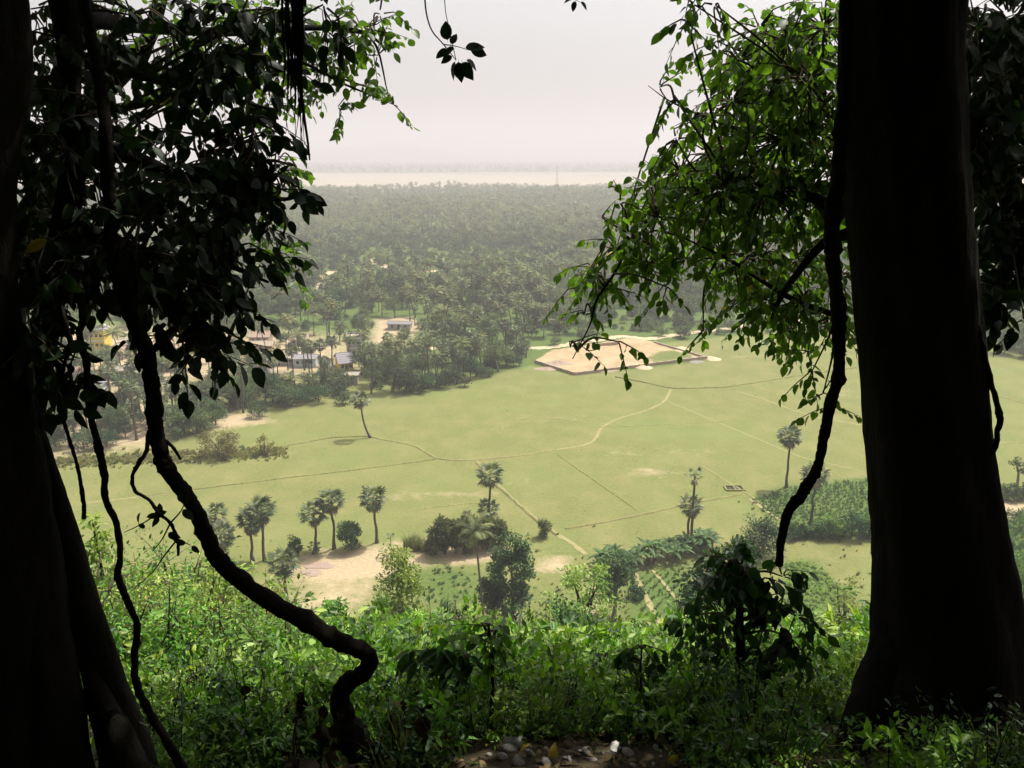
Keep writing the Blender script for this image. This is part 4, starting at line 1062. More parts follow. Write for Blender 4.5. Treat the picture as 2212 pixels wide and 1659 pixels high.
def near_coconut(x, Y, ytop, label, seed):
    r = ray(x, 1330); xx = r[0] / r[1] * Y; b = np.array([xx, Y, float(H(xx, Y))]); h = height_at(b, ytop) - .8
    rgp = np.random.default_rng(seed); t = thing('coconut_palm', label, 'palm tree', b)
    tt = np.linspace(0, 1, 7); P = np.stack([-1.1 * tt ** 1.2, .2 * tt, h * tt], -1)
    obj('trunk', add_tube(MB(), P, np.interp(tt, [0, .1, 1], [.24, .16, .12]), 10, k=3, wob=.05).mesh('coconut trunk', [M['trunk']]), t)
    nf = 17; z = np.clip(np.linspace(.95, -.25, nf), -.5, .98); az = np.arange(nf) * 2.39996; rr = np.sqrt(1 - z * z); d = np.stack([rr * np.cos(az), rr * np.sin(az), z], -1)
    Rm = frames(d, np.tile([0, 0, 1.], (nf, 1)))
    ms = [MB().add(*COCO[k], 0, ti).mesh('coconut frond', [M['coco']]) for k in range(4) for ti in (.2, .7)]
    for i in range(nf):
        obj('frond', ms[rgp.integers(8)], t, mat4=Matrix.Translation(Vector(P[-1])) @ Matrix(Rm[i].tolist()).to_4x4() @ Matrix.Scale(float(rgp.uniform(.72, .9)), 4))
near_coconut(1046, 99, 1135, 'coconut palm with long drooping fronds in front of the dark tree', 301)

# ------------------------------------------------------------------ single trees and bushes near the foot of the hill
def one_tree(name, x, y, ytop, wpx, label, seed, mat, cat='tree', base=None, tm=None, **kw):
    b = G(x, y) if base is None else base; h = height_at(b, ytop); w = wpx / F * math.hypot(b[1], CAMZ - b[2])
    kw['leaf'] = kw.get('leaf', .36) * 1.4
    tr, cr = broad_mesh(seed, h, w, **kw)
    t = thing(name, label, cat, b); obj('trunk', tr.mesh('trunk', [tm or M['trunk']]), t); obj('crown', cr.mesh('crown', [mat]), t); return t
def at(x, Y):
    xx = (x - CX) / F * (Y * ct + 30 * st) ; 
    for _ in range(6):
        z = float(H(xx, Y)); f = Y * ct - (z - CAMZ) * st; xx = (x - CX) / F * f
    return np.array([xx, Y, float(H(xx, Y))])
one_tree('leafy_tree', 1115, 1345, 1165, 92, 'tall dense dark tree in the middle, right of the coconut palm', 401, M['mango'], trunk_frac=.10, nclump=70, per=90, leaf=.26, flat=1.05)
one_tree('leafy_tree', 1066, 1335, 1240, 70, 'smaller dark tree between the coconut palm and the tall dense tree', 402, M['mango'], trunk_frac=.18, nclump=36, per=80, leaf=.24)
one_tree('leafy_tree', 1325, 1342, 1196, 88, 'dark upright tree left of the vegetable beds', 403, M['mango'], trunk_frac=.2, nclump=48, per=80, leaf=.26)
one_tree('leafy_tree', 1240, 1420, 1196, 120, 'light green open branched tree with a dark trunk in the middle', 404, M['bright'], base=at(1238, 62), tm=M['bark'], trunk_frac=.35, nclump=34, per=100, leaf=.22, tpl=LEAF4, limbs=12)
one_tree('leafy_tree', 855, 1330, 1208, 110, 'bright green bushy tree in front of the bare yard', 405, M['bright'], base=at(862, 58), trunk_frac=.1, nclump=60, per=120, leaf=.20, tpl=LEAF4, limbs=10)
one_tree('leafy_tree', 1782, 1385, 1232, 115, 'thin lime green tree with forked bare stem by the thick trunk', 406, M['lime'], base=at(1782, 72), tm=M['bark'], trunk_frac=.45, nclump=24, per=46, leaf=.18, tpl=LEAF4, limbs=14, flat=.8)
one_tree('leafy_tree', 1545, 1340, 1190, 190, 'big dark rounded tree behind the leafy sapling', 407, M['mango'], base=at(1545, 42), trunk_frac=.12, nclump=60, per=90, leaf=.26)
for i_, (x_, Y_, yt_, w_, m_, lb_) in enumerate([(755, 44, 1300, 80, 'scrub', 'small bright tree on the slope left of the bushy tree'), (930, 52, 1310, 90, 'scrub', 'low leafy tree right of the bushy bright tree'), (1000, 60, 1320, 70, 'mango', 'dark low tree left of the coconut palm foot'), (1170, 56, 1330, 80, 'scrub', 'leafy tree on the slope below the tall dense tree'), (1290, 60, 1350, 70, 'scrub', 'low tree left of the upright dark tree foot'), (1455, 50, 1360, 80, 'mango', 'dark low tree at the near end of the beds'), (1690, 48, 1300, 90, 'mango', 'dark tree behind the right side of the sapling'), (1840, 50, 1330, 80, 'scrub', 'leafy tree low beside the thick trunk'), (730, 60, 1330, 50, 'tree', 'thin little tree on the bare slope below the yard')]):
    one_tree('leafy_tree', x_, 1400, yt_, w_, lb_, 450 + i_, M[m_], base=at(x_, Y_), trunk_frac=.12, nclump=40, per=90, leaf=.17, tpl=LEAF4, limbs=8)
for i_, (x_, Y_, yt_, w_, m_, lb_) in enumerate([(690, 24, 1335, 46, 'bright', 'slender pale sapling above the vine crook'), (815, 28, 1290, 50, 'scrub', 'slender sapling left of the bushy bright tree foot'), (905, 26, 1300, 46, 'bright', 'slender pale sapling right of the bushy bright tree foot'), (985, 24, 1330, 44, 'scrub', 'slender sapling left of the thin black stem'), (1120, 26, 1340, 46, 'bright', 'slender pale sapling right of the thin black stem'), (1205, 30, 1290, 56, 'mango', 'dark slender sapling under the light green tree'), (1300, 26, 1370, 40, 'scrub', 'slender sapling before the upright dark tree'), (1490, 24, 1290, 60, 'mango', 'dark slender sapling touching the leafy sapling'), (1745, 22, 1310, 54, 'scrub', 'slender sapling between the leafy sapling and the thick trunk'), (260, 17, 1130, 60, 'bright', 'slender pale sapling topping the scrub beside the leaning root'), (540, 20, 1230, 50, 'bright', 'slender pale sapling topping the scrub right of the thick vine')]):
    one_tree('slender_sapling', x_, 1400, yt_, w_ * 1.3, lb_, 470 + i_, M[m_], cat='sapling', base=at(x_, Y_), tm=M['bark'], trunk_frac=.25, nclump=22, per=60, leaf=.105, tpl=LEAF4 if i_ % 2 else NARROW, limbs=10)
one_tree('round_bush', 1648, 1200, 1116, 95, 'large dark bush left of the hanging vine at the crop edge', 408, M['mango'], 'bush', trunk_frac=.06, nclump=44, per=80, leaf=.24)
one_tree('round_bush', 762, 1188, 1122, 52, 'round dark green bush between the palms at the bare yard', 409, M['mango'], 'bush', trunk_frac=.05, nclump=36, per=90, leaf=.20)
one_tree('round_bush', 640, 1207, 1158, 28, 'small upright green bush left of the palm pair', 410, M['mango'], 'bush', trunk_frac=.06, nclump=22, per=60, leaf=.20)
one_tree('round_bush', 1178, 1161, 1122, 26, 'small spiky bush on the bund end', 411, M['reed'], 'bush', trunk_frac=.05, nclump=16, per=60, leaf=.35, tpl=NARROW)
one_tree('dry_bush', 478, 988, 928, 82, 'large straw yellow bush on the bund left in the field', 412, M['straw'], 'bush', trunk_frac=.05, nclump=40, per=80, leaf=.24)
one_tree('dry_bush', 571, 981, 936, 34, 'small straw yellow bush right of the large one', 413, M['straw'], 'bush', trunk_frac=.05, nclump=18, per=60, leaf=.22)
one_tree('leafy_tree', 2196, 1062, 985, 34, 'thin young tree by the hedge right of the thick trunk', 414, M['tree'], trunk_frac=.5, nclump=12, per=40, leaf=.22)
one_tree('leafy_tree', 1440, 1330, 1270, 34, 'lone small dark bush at the near edge of the beds', 418, M['mango'], 'bush', base=at(1378, 108), trunk_frac=.06, nclump=18, per=60, leaf=.2)
for i, (x, y, yt, w) in enumerate([(2165, 1078, 1046, 34), (2190, 1082, 1050, 34), (2215, 1080, 1046, 36)]):
    one_tree('round_bush', x, y, yt, w, 'grey green bush in the short hedge right of the trunk', 420 + i, M['treegrey'], 'bush', trunk_frac=.05, nclump=18, per=60, leaf=.22)['group'] = 'hedge right of the trunk'
for i, (x, y, yt, w) in enumerate([(1770, 1162, 1125, 50), (1800, 1160, 1118, 55), (1835, 1160, 1108, 60), (1868, 1158, 1112, 55), (1895, 1155, 1108, 55), (1735, 1160, 1138, 36), (1705, 1165, 1140, 34)]):
    one_tree('leafy_shrub', x, y, yt, w, 'leafy shrub in the row edging the crop field', 430 + i, (M['crop'], M['scrub'], M['mango'])[i % 3], 'bush', trunk_frac=.05, nclump=26, per=70, leaf=.22)['group'] = 'shrub row of the crop field'
for i, (x, y, yt, w) in enumerate([(2150, 1240, 1180, 60), (2190, 1260, 1190, 70), (2215, 1320, 1240, 70), (2180, 1340, 1290, 60)]):
    one_tree('leafy_shrub', x, y, yt, w, 'green shrub below the hedge right of the thick trunk', 440 + i, M['scrub'], 'bush', trunk_frac=.05, nclump=26, per=70, leaf=.22)['group'] = 'shrubs right of the trunk'

# reeds and tall grass
REED = [blades_mesh(500 + i, 3.2, 2.6, 170, .05).mesh('tall grass', [M['reed']]) for i in range(3)]
for i, (x, y, s) in enumerate([(884, 1186, .95), (900, 1188, .9), (918, 1190, .8)]):
    q = tag(obj('tall_grass_clump', REED[i % 3], None, G(x, y)), 'pale tall grass clump left of the reed thicket', 'grass', 'pale grass clumps by the reeds'); q.scale = (s,) * 3; q.rotation_euler[2] = i
for i, (x, y, yt) in enumerate([(942, 1196, 1130), (962, 1196, 1122), (984, 1194, 1118), (1006, 1192, 1116), (1030, 1188, 1118), (1052, 1186, 1122), (1070, 1183, 1122)]):
    one_tree('reed_clump', x, y, yt, 40, 'dense dark reed clump of the thicket below the two stacked palms', 510 + i, M['reed'], 'reeds', trunk_frac=.04, nclump=22, per=80, leaf=.55, tpl=NARROW, droop=-.35, limbs=3)['group'] = 'reed thicket'
# areca palm on a thin pole
ar = thing('areca_palm', 'very thin young palm on a pole stem at the bare yard', 'palm tree', G(845, 1203)); h = height_at(np.array(ar.location), 1158)
obj('trunk', add_tube(MB(), [(0, 0, -.1), (.05, 0, h * .5), (0, 0, h)], [.07, .05, .05], 6, k=3).mesh('areca stem', [M['palm_trunk']]), ar)
for i in range(9):
    d = np.array([[math.cos(i * 2.4), math.sin(i * 2.4), .9 - .15 * i]]); Rm = frames(d, np.array([[0, 0, 1.]]))[0]
    obj('frond', FANM[i % 9], ar, mat4=Matrix.Translation((0, 0, h)) @ Matrix(Rm.tolist()).to_4x4() @ Matrix.Scale(.42, 4))
# the two dry poles by the dark tree
for x, y, yt, lb in ((1104, 1336, 1238, 'pale leaning pole in front of the tall dense tree'), (1113, 1340, 1262, 'shorter pale pole in front of the tall dense tree')):
    b = G(x, y); hh = height_at(b, yt); tag(obj('bare_pole', add_tube(MB(), [(0, 0, -.2), (.1, 0, hh * .5), (.15, .1, hh)], [.11, .09, .04], 6, k=3, wob=.1).mesh('pole', [M['coping']]), None, b), lb, 'pole')
# bananas: every leaf a part
BAN = []
for i in range(4):
    st_, lv = banana_parts(520 + i, (4.2, 3.8, 4.6, 3.4)[i]); BAN.append((st_.mesh('banana stem', [M['trunk']]), [l.mesh('banana leaf', [M['banana']]) for l in lv]))
rg = np.random.default_rng(31)
row = np.array([(1285, 1243), (1330, 1236), (1385, 1228), (1440, 1216), (1500, 1203), (1535, 1195)])
for i in range(42):
    u = rg.uniform(0, 1) * 5; k = min(int(u), 4); p = row[k] + (row[k + 1] - row[k]) * (u - k) + [rg.normal(0, 6), rg.uniform(-24, 2)]
    t = thing('banana_plant', 'banana plant in the thick row behind the vegetable beds', 'banana plant', G(*p), rg.uniform(0, 6.3), 'banana row', rg.uniform(.75, 1.05)); st_, lv = BAN[rg.integers(4)]
    obj('stem', st_, t)
    for l in lv: obj('leaf', l, t)

# crop field: leafy rows nobody could count
HERB = [shrub_mesh(540 + i, .9, 1.0, 6, .20, LEAF4, 3, 9)[1].mesh('crop plant', [M['crop']]) for i in range(3)]
def crop(name, poly, dx, dy, s, protos, ang=.15, jit=.25, seed=0):
    rgc = np.random.default_rng(seed); pl = P2(poly); lo, hi = pl.min(0) - 5, pl.max(0) + 5
    X, Y = np.meshgrid(np.arange(lo[0] - 30, hi[0] + 30, dx), np.arange(lo[1] - 30, hi[1] + 30, dy)); c = pl.mean(0)
    x = (X - c[0]) * math.cos(ang) - (Y - c[1]) * math.sin(ang) + c[0]; y = (X - c[0]) * math.sin(ang) + (Y - c[1]) * math.cos(ang) + c[1]
    x = (x + rgc.normal(0, jit, x.shape)).ravel(); y = (y + rgc.normal(0, jit, y.shape)).ravel(); k = inpoly(x, y, pl); x, y = x[k], y[k]
    scatter(name, np.stack([x, y, H(x, y)], -1), s * rgc.uniform(.65, 1.2, len(x)), rgc.uniform(0, 6.3, len(x)), rgc.integers(0, len(protos), len(x)), protos, seed=seed)
crop('cassava_crop', [(1622, 1080), (1700, 1054), (1885, 1036), (2000, 1030), (2000, 1160), (1750, 1155), (1690, 1130)], .8, 1.25, .72, HERB, .25, .16, 1)
crop('vegetable_bed', [(1345, 1262), (1400, 1245), (1490, 1225), (1500, 1340), (1420, 1350), (1385, 1325)], .5, 1.3, .42, HERB, 1.0, .12, 2)
crop('creeper_patch', [(1695, 1308), (1695, 1212), (1765, 1218), (1840, 1290), (1800, 1325)], .8, .8, .75, [shrub_mesh(560, .6, 1.2, 6, .22, LEAF4, 3, 9)[1].mesh('creeper', [M['bright']])], 0, .3, 3)
crop('crop_plants', [(2110, 1300), (2110, 1112), (2320, 1105), (2320, 1320)], 1.0, 1.2, 1.1, HERB, .2, .3, 4)
crop('low_herbs', [(920, 1300), (930, 1228), (1020, 1222), (1060, 1290), (1000, 1325)], 1.3, 1.5, .6, HERB, .4, .6, 5)
crop('low_herbs', [(1330, 1420), (1400, 1350), (1490, 1345), (1490, 1430)], 1.1, 1.4, .6, HERB, .7, .5, 6)
# weeds and tufts scattered over the near ground and along the field edge
TUFT = [blades_mesh(570 + i, .45, .6, 26, .03).mesh('weed tuft', [m]) for i, m in enumerate([M['reed'], M['crop'], M['straw']])]
rg = np.random.default_rng(41)
n = 9000; x = rg.uniform(-110, 110, n); y = rg.uniform(88, 150, n); inside = inpoly(x, y, FIELD); dens = np.sin(x / 7 + np.sin(y / 5)) + np.sin(y / 4 + x / 9)
k = np.where(inside, (rg.random(n) < .008), (rg.random(n) < .35 + .25 * dens))
k &= ground_attrs(x, y)['dirt'] < .35
x, y = x[k], y[k]; n = len(x); scatter('weeds', np.stack([x, y, H(x, y)], -1), rg.uniform(.4, 1.3, n), rg.uniform(0, 6.3, n), rg.choice(3, n, p=[.5, .2, .3]), TUFT)
n = 1600; x = rg.uniform(-120, 120, n); y = rg.uniform(100, 260, n); k = inpoly(x, y, FIELD) & (np.sin(x / 9 + 2 * np.sin(y / 14)) + rg.normal(0, .6, n) > .2); x, y = x[k], y[k]; n = len(x)
scatter('field_tufts', np.stack([x, y, H(x, y) + .02], -1), rg.uniform(.2, .5, n), rg.uniform(0, 6.3, n), rg.choice(3, n, p=[.35, .0, .65]), TUFT)
# straw fringe along the left border of the field
n = 1000; u = rg.uniform(120, 620, n); v = 1000 - (u - 120) * .045 + rg.normal(0, 7, n); pp = np.array([G(a, b) for a, b in zip(u, v)])
scatter('straw_fringe', pp, rg.uniform(.8, 2.0, n), rg.uniform(0, 6.3, n), rg.choice(3, n, p=[.2, .05, .75]), TUFT)

# ------------------------------------------------------------------ scrub on the hillside below the viewpoint
SHR = []
for i, (h, w, ns, lf, tp, m, tw, pe) in enumerate([
        (3.4, 3.6, 26, .155, LEAF4, 'bright', 9, 12), (3.0, 3.2, 26, .085, LEAF4, 'scrub', 10, 14), (2.4, 2.8, 22, .10, LEAF4, 'scrub', 9, 13),
        (3.2, 2.6, 18, .11, NARROW, 'scrub', 9, 13), (1.8, 2.4, 20, .075, LEAF4, 'scrub', 9, 13), (2.6, 3.0, 22, .12, NARROW, 'bright', 9, 12), (3.6, 3.2, 24, .11, LEAF4, 'mango', 9, 13)]):
    tr, cr = shrub_mesh(600 + i, h, w, ns, lf, tp, tw, pe)
    SHR.append((tr.mesh('shrub stems', [M['twig']]), cr.mesh('shrub leaves', [M[m]])))
SHRH = [3.4, 3.0, 2.4, 3.2, 1.8, 2.6, 3.6]
rg = np.random.default_rng(51)
def shrub(k, x, Y, s, label, group=None):
    b = at(x, Y); t = thing('hillside_shrub', label, 'shrub', b, rg.uniform(0, 6.3), group, s)
    obj('stems', SHR[k][0], t); obj('foliage', SHR[k][1], t)
big = [(0, 500, 13.0, 1190, 'broad leaved pale green shrub in the sun beside the thick vine'), (0, 420, 11.5, 1270, 'broad leaved pale shrub lower left beside the thick vine'), (1, 330, 15.0, 1160, 'tall fine leaved green shrub behind the two thin vines'),
       (1, 240, 13.0, 1180, 'fine leaved green shrub at the foot of the leaning root'), (0, 590, 15.5, 1290, 'pale broad leaved shrub under the bend of the thick vine'), (5, 420, 19.0, 1180, 'narrow leaved shrub topping the left slope'),
       (2, 560, 10.5, 1400, 'small green shrub low between vine and dry stems'), (3, 850, 22, 1345, 'narrow leaved shrub just right of the vine crook'), (3, 960, 26, 1335, 'narrow leaved shrub in the middle of the slope, upper left'),
       (5, 1060, 20, 1390, 'bright narrow leaved shrub around the thin black stem'), (3, 1160, 24, 1370, 'narrow leaved shrub right of the thin black stem'), (1, 1210, 30, 1360, 'fine leaved dark shrub under the light green tree'),
       (4, 1330, 22, 1450, 'low shrub in front of the vegetable beds'), (6, 1500, 16, 1370, 'dark shrub left of the leafy sapling'), (1, 1760, 18, 1370, 'fine leaved shrub between sapling and thick trunk'),
       (4, 1840, 14, 1400, 'low shrub touching the left side of the thick trunk'), (0, 700, 24, 1375, 'pale shrub seen through the vine crook'), (1, 640, 30, 1340, 'fine leaved shrub below the nearest palmyra palm'), (2, 100, 9, 1150, 'green shrub seen between the left trunks')]
big += [(0, 470, 10.2, 1330, 'broad leaved pale shrub above the dry stems on the left'), (0, 350, 10.5, 1290, 'broad leaved pale shrub between the thin vine and the thick vine'), (0, 560, 12.5, 1340, 'broad leaved pale shrub tucked under the descending thick vine'), (0, 640, 13.5, 1400, 'broad leaved pale shrub left of the vine crook'), (6, 400, 14, 1230, 'dark shrub among the pale shrubs on the left slope'), (6, 300, 11, 1330, 'dark shrub between the two thin vines low down'),
        (5, 900, 14, 1420, 'pale narrow leaved shrub above the fingered sapling'), (6, 1120, 15, 1440, 'dark shrub right of the thin black stem'), (5, 1260, 17, 1430, 'pale narrow leaved shrub right of the middle'), (6, 1440, 12, 1440, 'dark shrub by the slender stems')]
for (k_, x_, Y_, yt_, lb_) in big: shrub(k_, x_, Y_, max(height_at(at(x_, Y_), yt_), .8) / SHRH[k_], lb_)
n = 0
for i in range(3400):
    Y = math.exp(rg.uniform(math.log(9), math.log(86))); x = rg.uniform(60, 2230); b = at(x, Y)
    lim = np.interp(x, [0, 420, 560, 700, 1000, 1300, 1500, 1700, 2212], [1165, 1190, 1270, 1350, 1370, 1420, 1370, 1350, 1360]) + rg.normal(0, 40)
    k = int(rg.choice(7, p=[.22, .15, .12, .17, .06, .18, .10])); s = rg.uniform(.55, 1.1)
    top = proj(b + [0, 0, SHRH[k] * s])[1]
    if top < lim or n >= 300: continue
    nm = 'lower' if Y < 22 else 'middle' if Y < 45 else 'far'
    side = 'left' if x < 760 else 'middle' if x < 1450 else 'right'
    shrub(k, x, Y, s, f'{("pale broad leaved", "fine leaved", "small leaved", "narrow leaved", "low", "pale narrow leaved", "dark")[k]} shrub on the {nm} {side} slope', f'scrub of the {nm} {side} slope'); n += 1
# ground cover between the shrubs
COV = [shrub_mesh(620 + i, h, .9, 7, lf, tp, 4, 9, .006, .05)[1].mesh('undergrowth', [M[m]]) for i, (h, lf, tp, m) in enumerate([(.7, .07, LEAF4, 'scrub'), (.5, .06, NARROW, 'scrub'), (.9, .115, LEAF4, 'scrub'), (.8, .13, LEAF4, 'bright'), (.6, .07, NARROW, 'dead')])]
COV += [blades_mesh(630, .9, .6, 40, .008).mesh('wiry grass', [M['reed']])]
def stalks(seed):
    rgk = np.random.default_rng(seed); tr = MB(); cr = MB()
    for i in range(5):
        b = np.append(rgk.normal(0, .2, 2), -.05); e = b + np.append(rgk.normal(0, .12, 2), rgk.uniform(.6, 1.3)); add_tube(tr, [b, (b + e) / 2 + rgk.normal(0, .03, 3), e], [.007, .005, .002], 4, k=3)
        m = 7; u = rgk.uniform(.4, 1, m)[:, None]; V, Fc = bake(*LEAF4, b + (e - b) * u, frames(rdir(rgk, m, -.9, .3), np.tile([0, 0, 1.], (m, 1)) + .6 * rdir(rgk, m)), rgk.uniform(.05, .10, m)); cr.add(V, Fc, 0, .3)
    return merged(tr, cr, M['vine'], M['mango'], 'stalky weed')
COV += [stalks(640), stalks(641)]
n = 15000; y = np.exp(rg.uniform(math.log(3.8), math.log(92), n)); x = rg.uniform(-1, 1, n) * (.66 * y + 1)
keep = ~((np.abs(x) > 1.25) & (y < 4.7)); x, y = x[keep], y[keep]; n = len(x)
scatter('undergrowth', np.stack([x, y, H(x, y) - .03], -1), rg.uniform(.5, 1.5, n) * (.85 + .4 * np.sin(x * 1.3 + np.sin(y * .9)) * np.sin(y * .8)) * np.clip(.12 + .075 * y, .38, 1.9), rg.uniform(0, 6.3, n), rg.choice(8, n, p=[.22, .18, .20, .14, .02, .08, .08, .08]), COV, tilt=.2)
n = 900; y = rg.uniform(3.05, 4.6, n); x = rg.uniform(-1.9, 2.6, n); keep = ((x < -.32) | (x > .85)) & (y > 3.2 + .25 * np.sin(x * 5)) & ~((x > 1.45) & (y > 3.55) & (y < 4.4)); x, y = x[keep], y[keep]; n = len(x)
scatter('weedy_edge', np.stack([x, y, H(x, y) - .03], -1), rg.uniform(.25, .6, n), rg.uniform(0, 6.3, n), rg.choice(8, n, p=[.2, .2, .16, .0, .08, .08, .14, .14]), COV, tilt=.25)

# ------------------------------------------------------------------ the two old fig trees that frame the view
def leaf_twigs(rg, c, rad, n, droop=.6, L=.10, out=None, leaves=(5, 9), tl=(.10, .24)):
    """twigs spread through a ball round c; returns twig paths and the leaves on them (position, direction, normal, size)"""
    tw = []; lp = []; ld = []; ln = []; ls = []
    for i in range(n):
        d = rdir(rg, 1)[0]; s = c + d * rad * rg.uniform(.1, .95) ** .5
        dd = norm(d * .8 + rdir(rg, 1)[0] * .6 + np.array([0, 0, -droop * .5]) + (0 if out is None else np.asarray(out) * .5)); ln_ = rg.uniform(*tl)
        e = s + dd * ln_ + np.array([0, 0, -.22 * ln_]); mid_ = (s + e) / 2 + np.array([0, 0, .04 * ln_])
        tw.append((c + (s - c) * .3, s, mid_, e))
        m = int(rg.integers(*leaves)); sd = np.cross(dd, [0, 0, 1.]); sd = sd / max(np.linalg.norm(sd), .1)
        for j in range(m):
            u = .12 + .9 * (j + .5) / m; p = s * (1 - u) + e * u if u < 1 else e
            g = (1 if j % 2 else -1) if j < m - 1 else 0
            a = norm(dd * .55 + sd * g * rg.uniform(.5, 1.1) + np.array([0, 0, -droop * rg.uniform(.4, 1.6)]) + rdir(rg, 1)[0] * .3)
            nrm = np.array([0, 0, 1.]) * .55 + rdir(rg, 1)[0] * .75 - np.array([0, .35, 0]) * rg.random()
            lp.append(p); ld.append(a); ln.append(nrm); ls.append(L * rg.uniform(.5, 1.35))
    return tw, lp, ld, ln, ls

def crown(root, rg, blobs, mat, L, droop, n_single, tint=(.1, .9), odd=.012, limb_pts=None, tag_limit=True):
    """leafy twigs of one tree: wood in one part, the largest leaves one by one, the rest as one part"""
    tr = MB(); LP = []; LD = []; LN = []; LS = []
    for (x, y, r, Y, n) in blobs:
        c = W(x, y, Y); rad = r * Y / F
        tw, a, b, c2, d = leaf_twigs(rg, c, rad, int(math.ceil(n * 1.3)), droop, L)
        for t in tw: add_tube(tr, t, [.006, .0045, .003, .0015], 4)
        LP += a; LD += b; LN += c2; LS += d
        if limb_pts is not None:
            k = np.argmin(np.linalg.norm(limb_pts - c, axis=1)); q = limb_pts[k]
            mid_ = (q + c) / 2 + rg.normal(0, .03, 3) + [0, 0, .05]; add_tube(tr, [q, mid_, c], [.009, .007, .004], 5, k=4)
    LP, LD, LN, LS = map(np.array, (LP, LD, LN, LS)); R = frames(LD, LN); ti = rg.uniform(*tint, len(LP)); ti = np.where(rg.random(len(LP)) < odd, 1.3, ti)
    pr = proj(LP); inside = (pr[:, 0] > -20) & (pr[:, 0] < 2232) & (pr[:, 1] > -20) & (pr[:, 1] < 1680) & (pr[:, 2] > 0)
    size = np.where(inside, LS / np.maximum(pr[:, 2], .1), 0)
    var = rg.integers(0, 6, len(LP))
    single = np.zeros(len(LP), bool); single[np.argsort(-size)[:n_single]] = n_single > 0
    obj('twigs', tr.mesh('twigs', [M['twig']]), root)['kind'] = 'stuff'
    mb = MB()
    for k in range(6):
        i = np.where((var == k) & ~single)[0]
        if len(i): V, Fc = bake(*FIG[k], LP[i], R[i], LS[i]); mb.add(V, Fc, 0, np.repeat(ti[i], len(FIG[k][0])))
    o = obj('foliage', mb.mesh('foliage', [mat]), root); o['kind'] = 'stuff'
    base = Vector(root.location); cache = {}
    o.location = -base; 
    for c in root.children:
        if c.name.startswith('twigs'): c.location = -base
    for i in np.where(single)[0]:
        key = (var[i], 4 if ti[i] > 1 else int(ti[i] * 3.99), mat.name)
        if key not in cache: cache[key] = MB().add(*FIG[key[0]], 0, 1.3 if key[1] == 4 else key[1] / 3.5 + .1).mesh('leaf', [mat])
        obj('leaf', cache[key], root, mat4=Matrix.Translation(Vector(LP[i]) - base) @ Matrix(R[i].tolist()).to_4x4() @ Matrix.Scale(float(LS[i]), 4))

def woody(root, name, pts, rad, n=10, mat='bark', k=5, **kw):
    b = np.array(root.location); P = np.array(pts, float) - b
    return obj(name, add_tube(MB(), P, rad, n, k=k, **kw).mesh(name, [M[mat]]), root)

def px(pts): return np.array([W(x, y, Y) for x, y, Y in pts])

# right tree: one thick trunk with flaring roots
rb = at(2040, 4.2)
right = thing('fig_tree', 'thick dark tree trunk on the right with leafy branches reaching left', 'tree', rb)
tp = px([(2050, 1560, 4.2), (2048, 1400, 4.2), (2040, 1300, 4.2), (2026, 1150, 4.2), (2009, 980, 4.2), (1996, 800, 4.2), (1970, 560, 4.2), (1951, 300, 4.2), (1945, 0, 4.2)]) 
up = tp[-1] + np.array([[.0, -.05, .8], [.1, -.3, 2.0], [.2, -.6, 3.6], [.2, -1, 5.5]])
s4 = 4.2 / F * 1.0
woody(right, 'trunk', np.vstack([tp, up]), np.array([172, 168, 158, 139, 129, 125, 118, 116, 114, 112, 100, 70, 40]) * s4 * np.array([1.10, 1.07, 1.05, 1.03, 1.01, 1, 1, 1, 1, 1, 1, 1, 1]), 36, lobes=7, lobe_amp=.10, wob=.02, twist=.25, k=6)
for i, (pts, r) in enumerate([
        ([(2000, 1150, 4.25), (1945, 1380, 4.15), (1900, 1490, 4.0), (1862, 1580, 3.8), (1835, 1700, 3.5)], (40, 62, 58, 50, 40)),
        ([(2010, 1150, 4.25), (1985, 1400, 4.08), (1960, 1550, 3.85), (1930, 1740, 3.5)], (40, 66, 62, 50)),
        ([(2060, 1150, 4.25), (2105, 1400, 4.1), (2130, 1550, 3.9), (2150, 1740, 3.55)], (40, 70, 72, 60)),
        ([(2080, 1120, 4.25), (2150, 1330, 4.2), (2205, 1490, 4.05), (2250, 1650, 3.8)], (35, 50, 52, 42)),
        ([(2040, 1300, 4.5), (2050, 1480, 4.7), (2060, 1600, 4.9)], (60, 60, 50))]):
    woody(right, 'root', px(pts), np.array(r) * s4, 12, wob=.07, seed=i, k=5)
limb_a = px([(1930, 470, 4.3), (1840, 455, 4.6), (1700, 410, 5.0), (1578, 390, 5.2), (1431, 454, 5.4), (1370, 511, 5.4), (1327, 591, 5.3), (1289, 647, 5.3), (1275, 700, 5.2), (1237, 775, 5.1)])
woody(right, 'limb', limb_a, np.array([.060, .040, .026, .019, .015, .012, .009, .007, .005, .003]), 9, wob=.06)
limb_b = px([(1930, 460, 4.2), (1840, 500, 4.6), (1781, 525, 4.8), (1724, 588, 4.9), (1682, 652, 4.9), (1665, 690, 4.9)])
woody(right, 'limb', limb_b, np.array([.055, .034, .026, .021, .014, .005]), 9, wob=.06, seed=2)
limb_c = px([(1920, 300, 4.2), (1800, 250, 5.0), (1690, 170, 5.8), (1620, 120, 6.2), (1550, 90, 6.4)])
woody(right, 'limb', limb_c, np.array([.05, .03, .02, .010, .003]), 9, wob=.06, seed=3)
limb_d = px([(1920, 380, 4.3), (1800, 360, 5.2), (1660, 300, 5.8), (1540, 260, 6.0), (1450, 220, 6.1), (1400, 185, 6.2)])
woody(right, 'limb', limb_d, np.array([.045, .028, .017, .010, .005, .002]), 8, wob=.06, seed=4)
limb_e = px([(1880, 560, 4.5), (1830, 690, 4.9), (1700, 640, 5.0), (1582, 565, 5.3), (1469, 510, 5.5)])
woody(right, 'limb', limb_e[1:], np.array([.02, .016, .011, .005]), 7, wob=.05, seed=5)
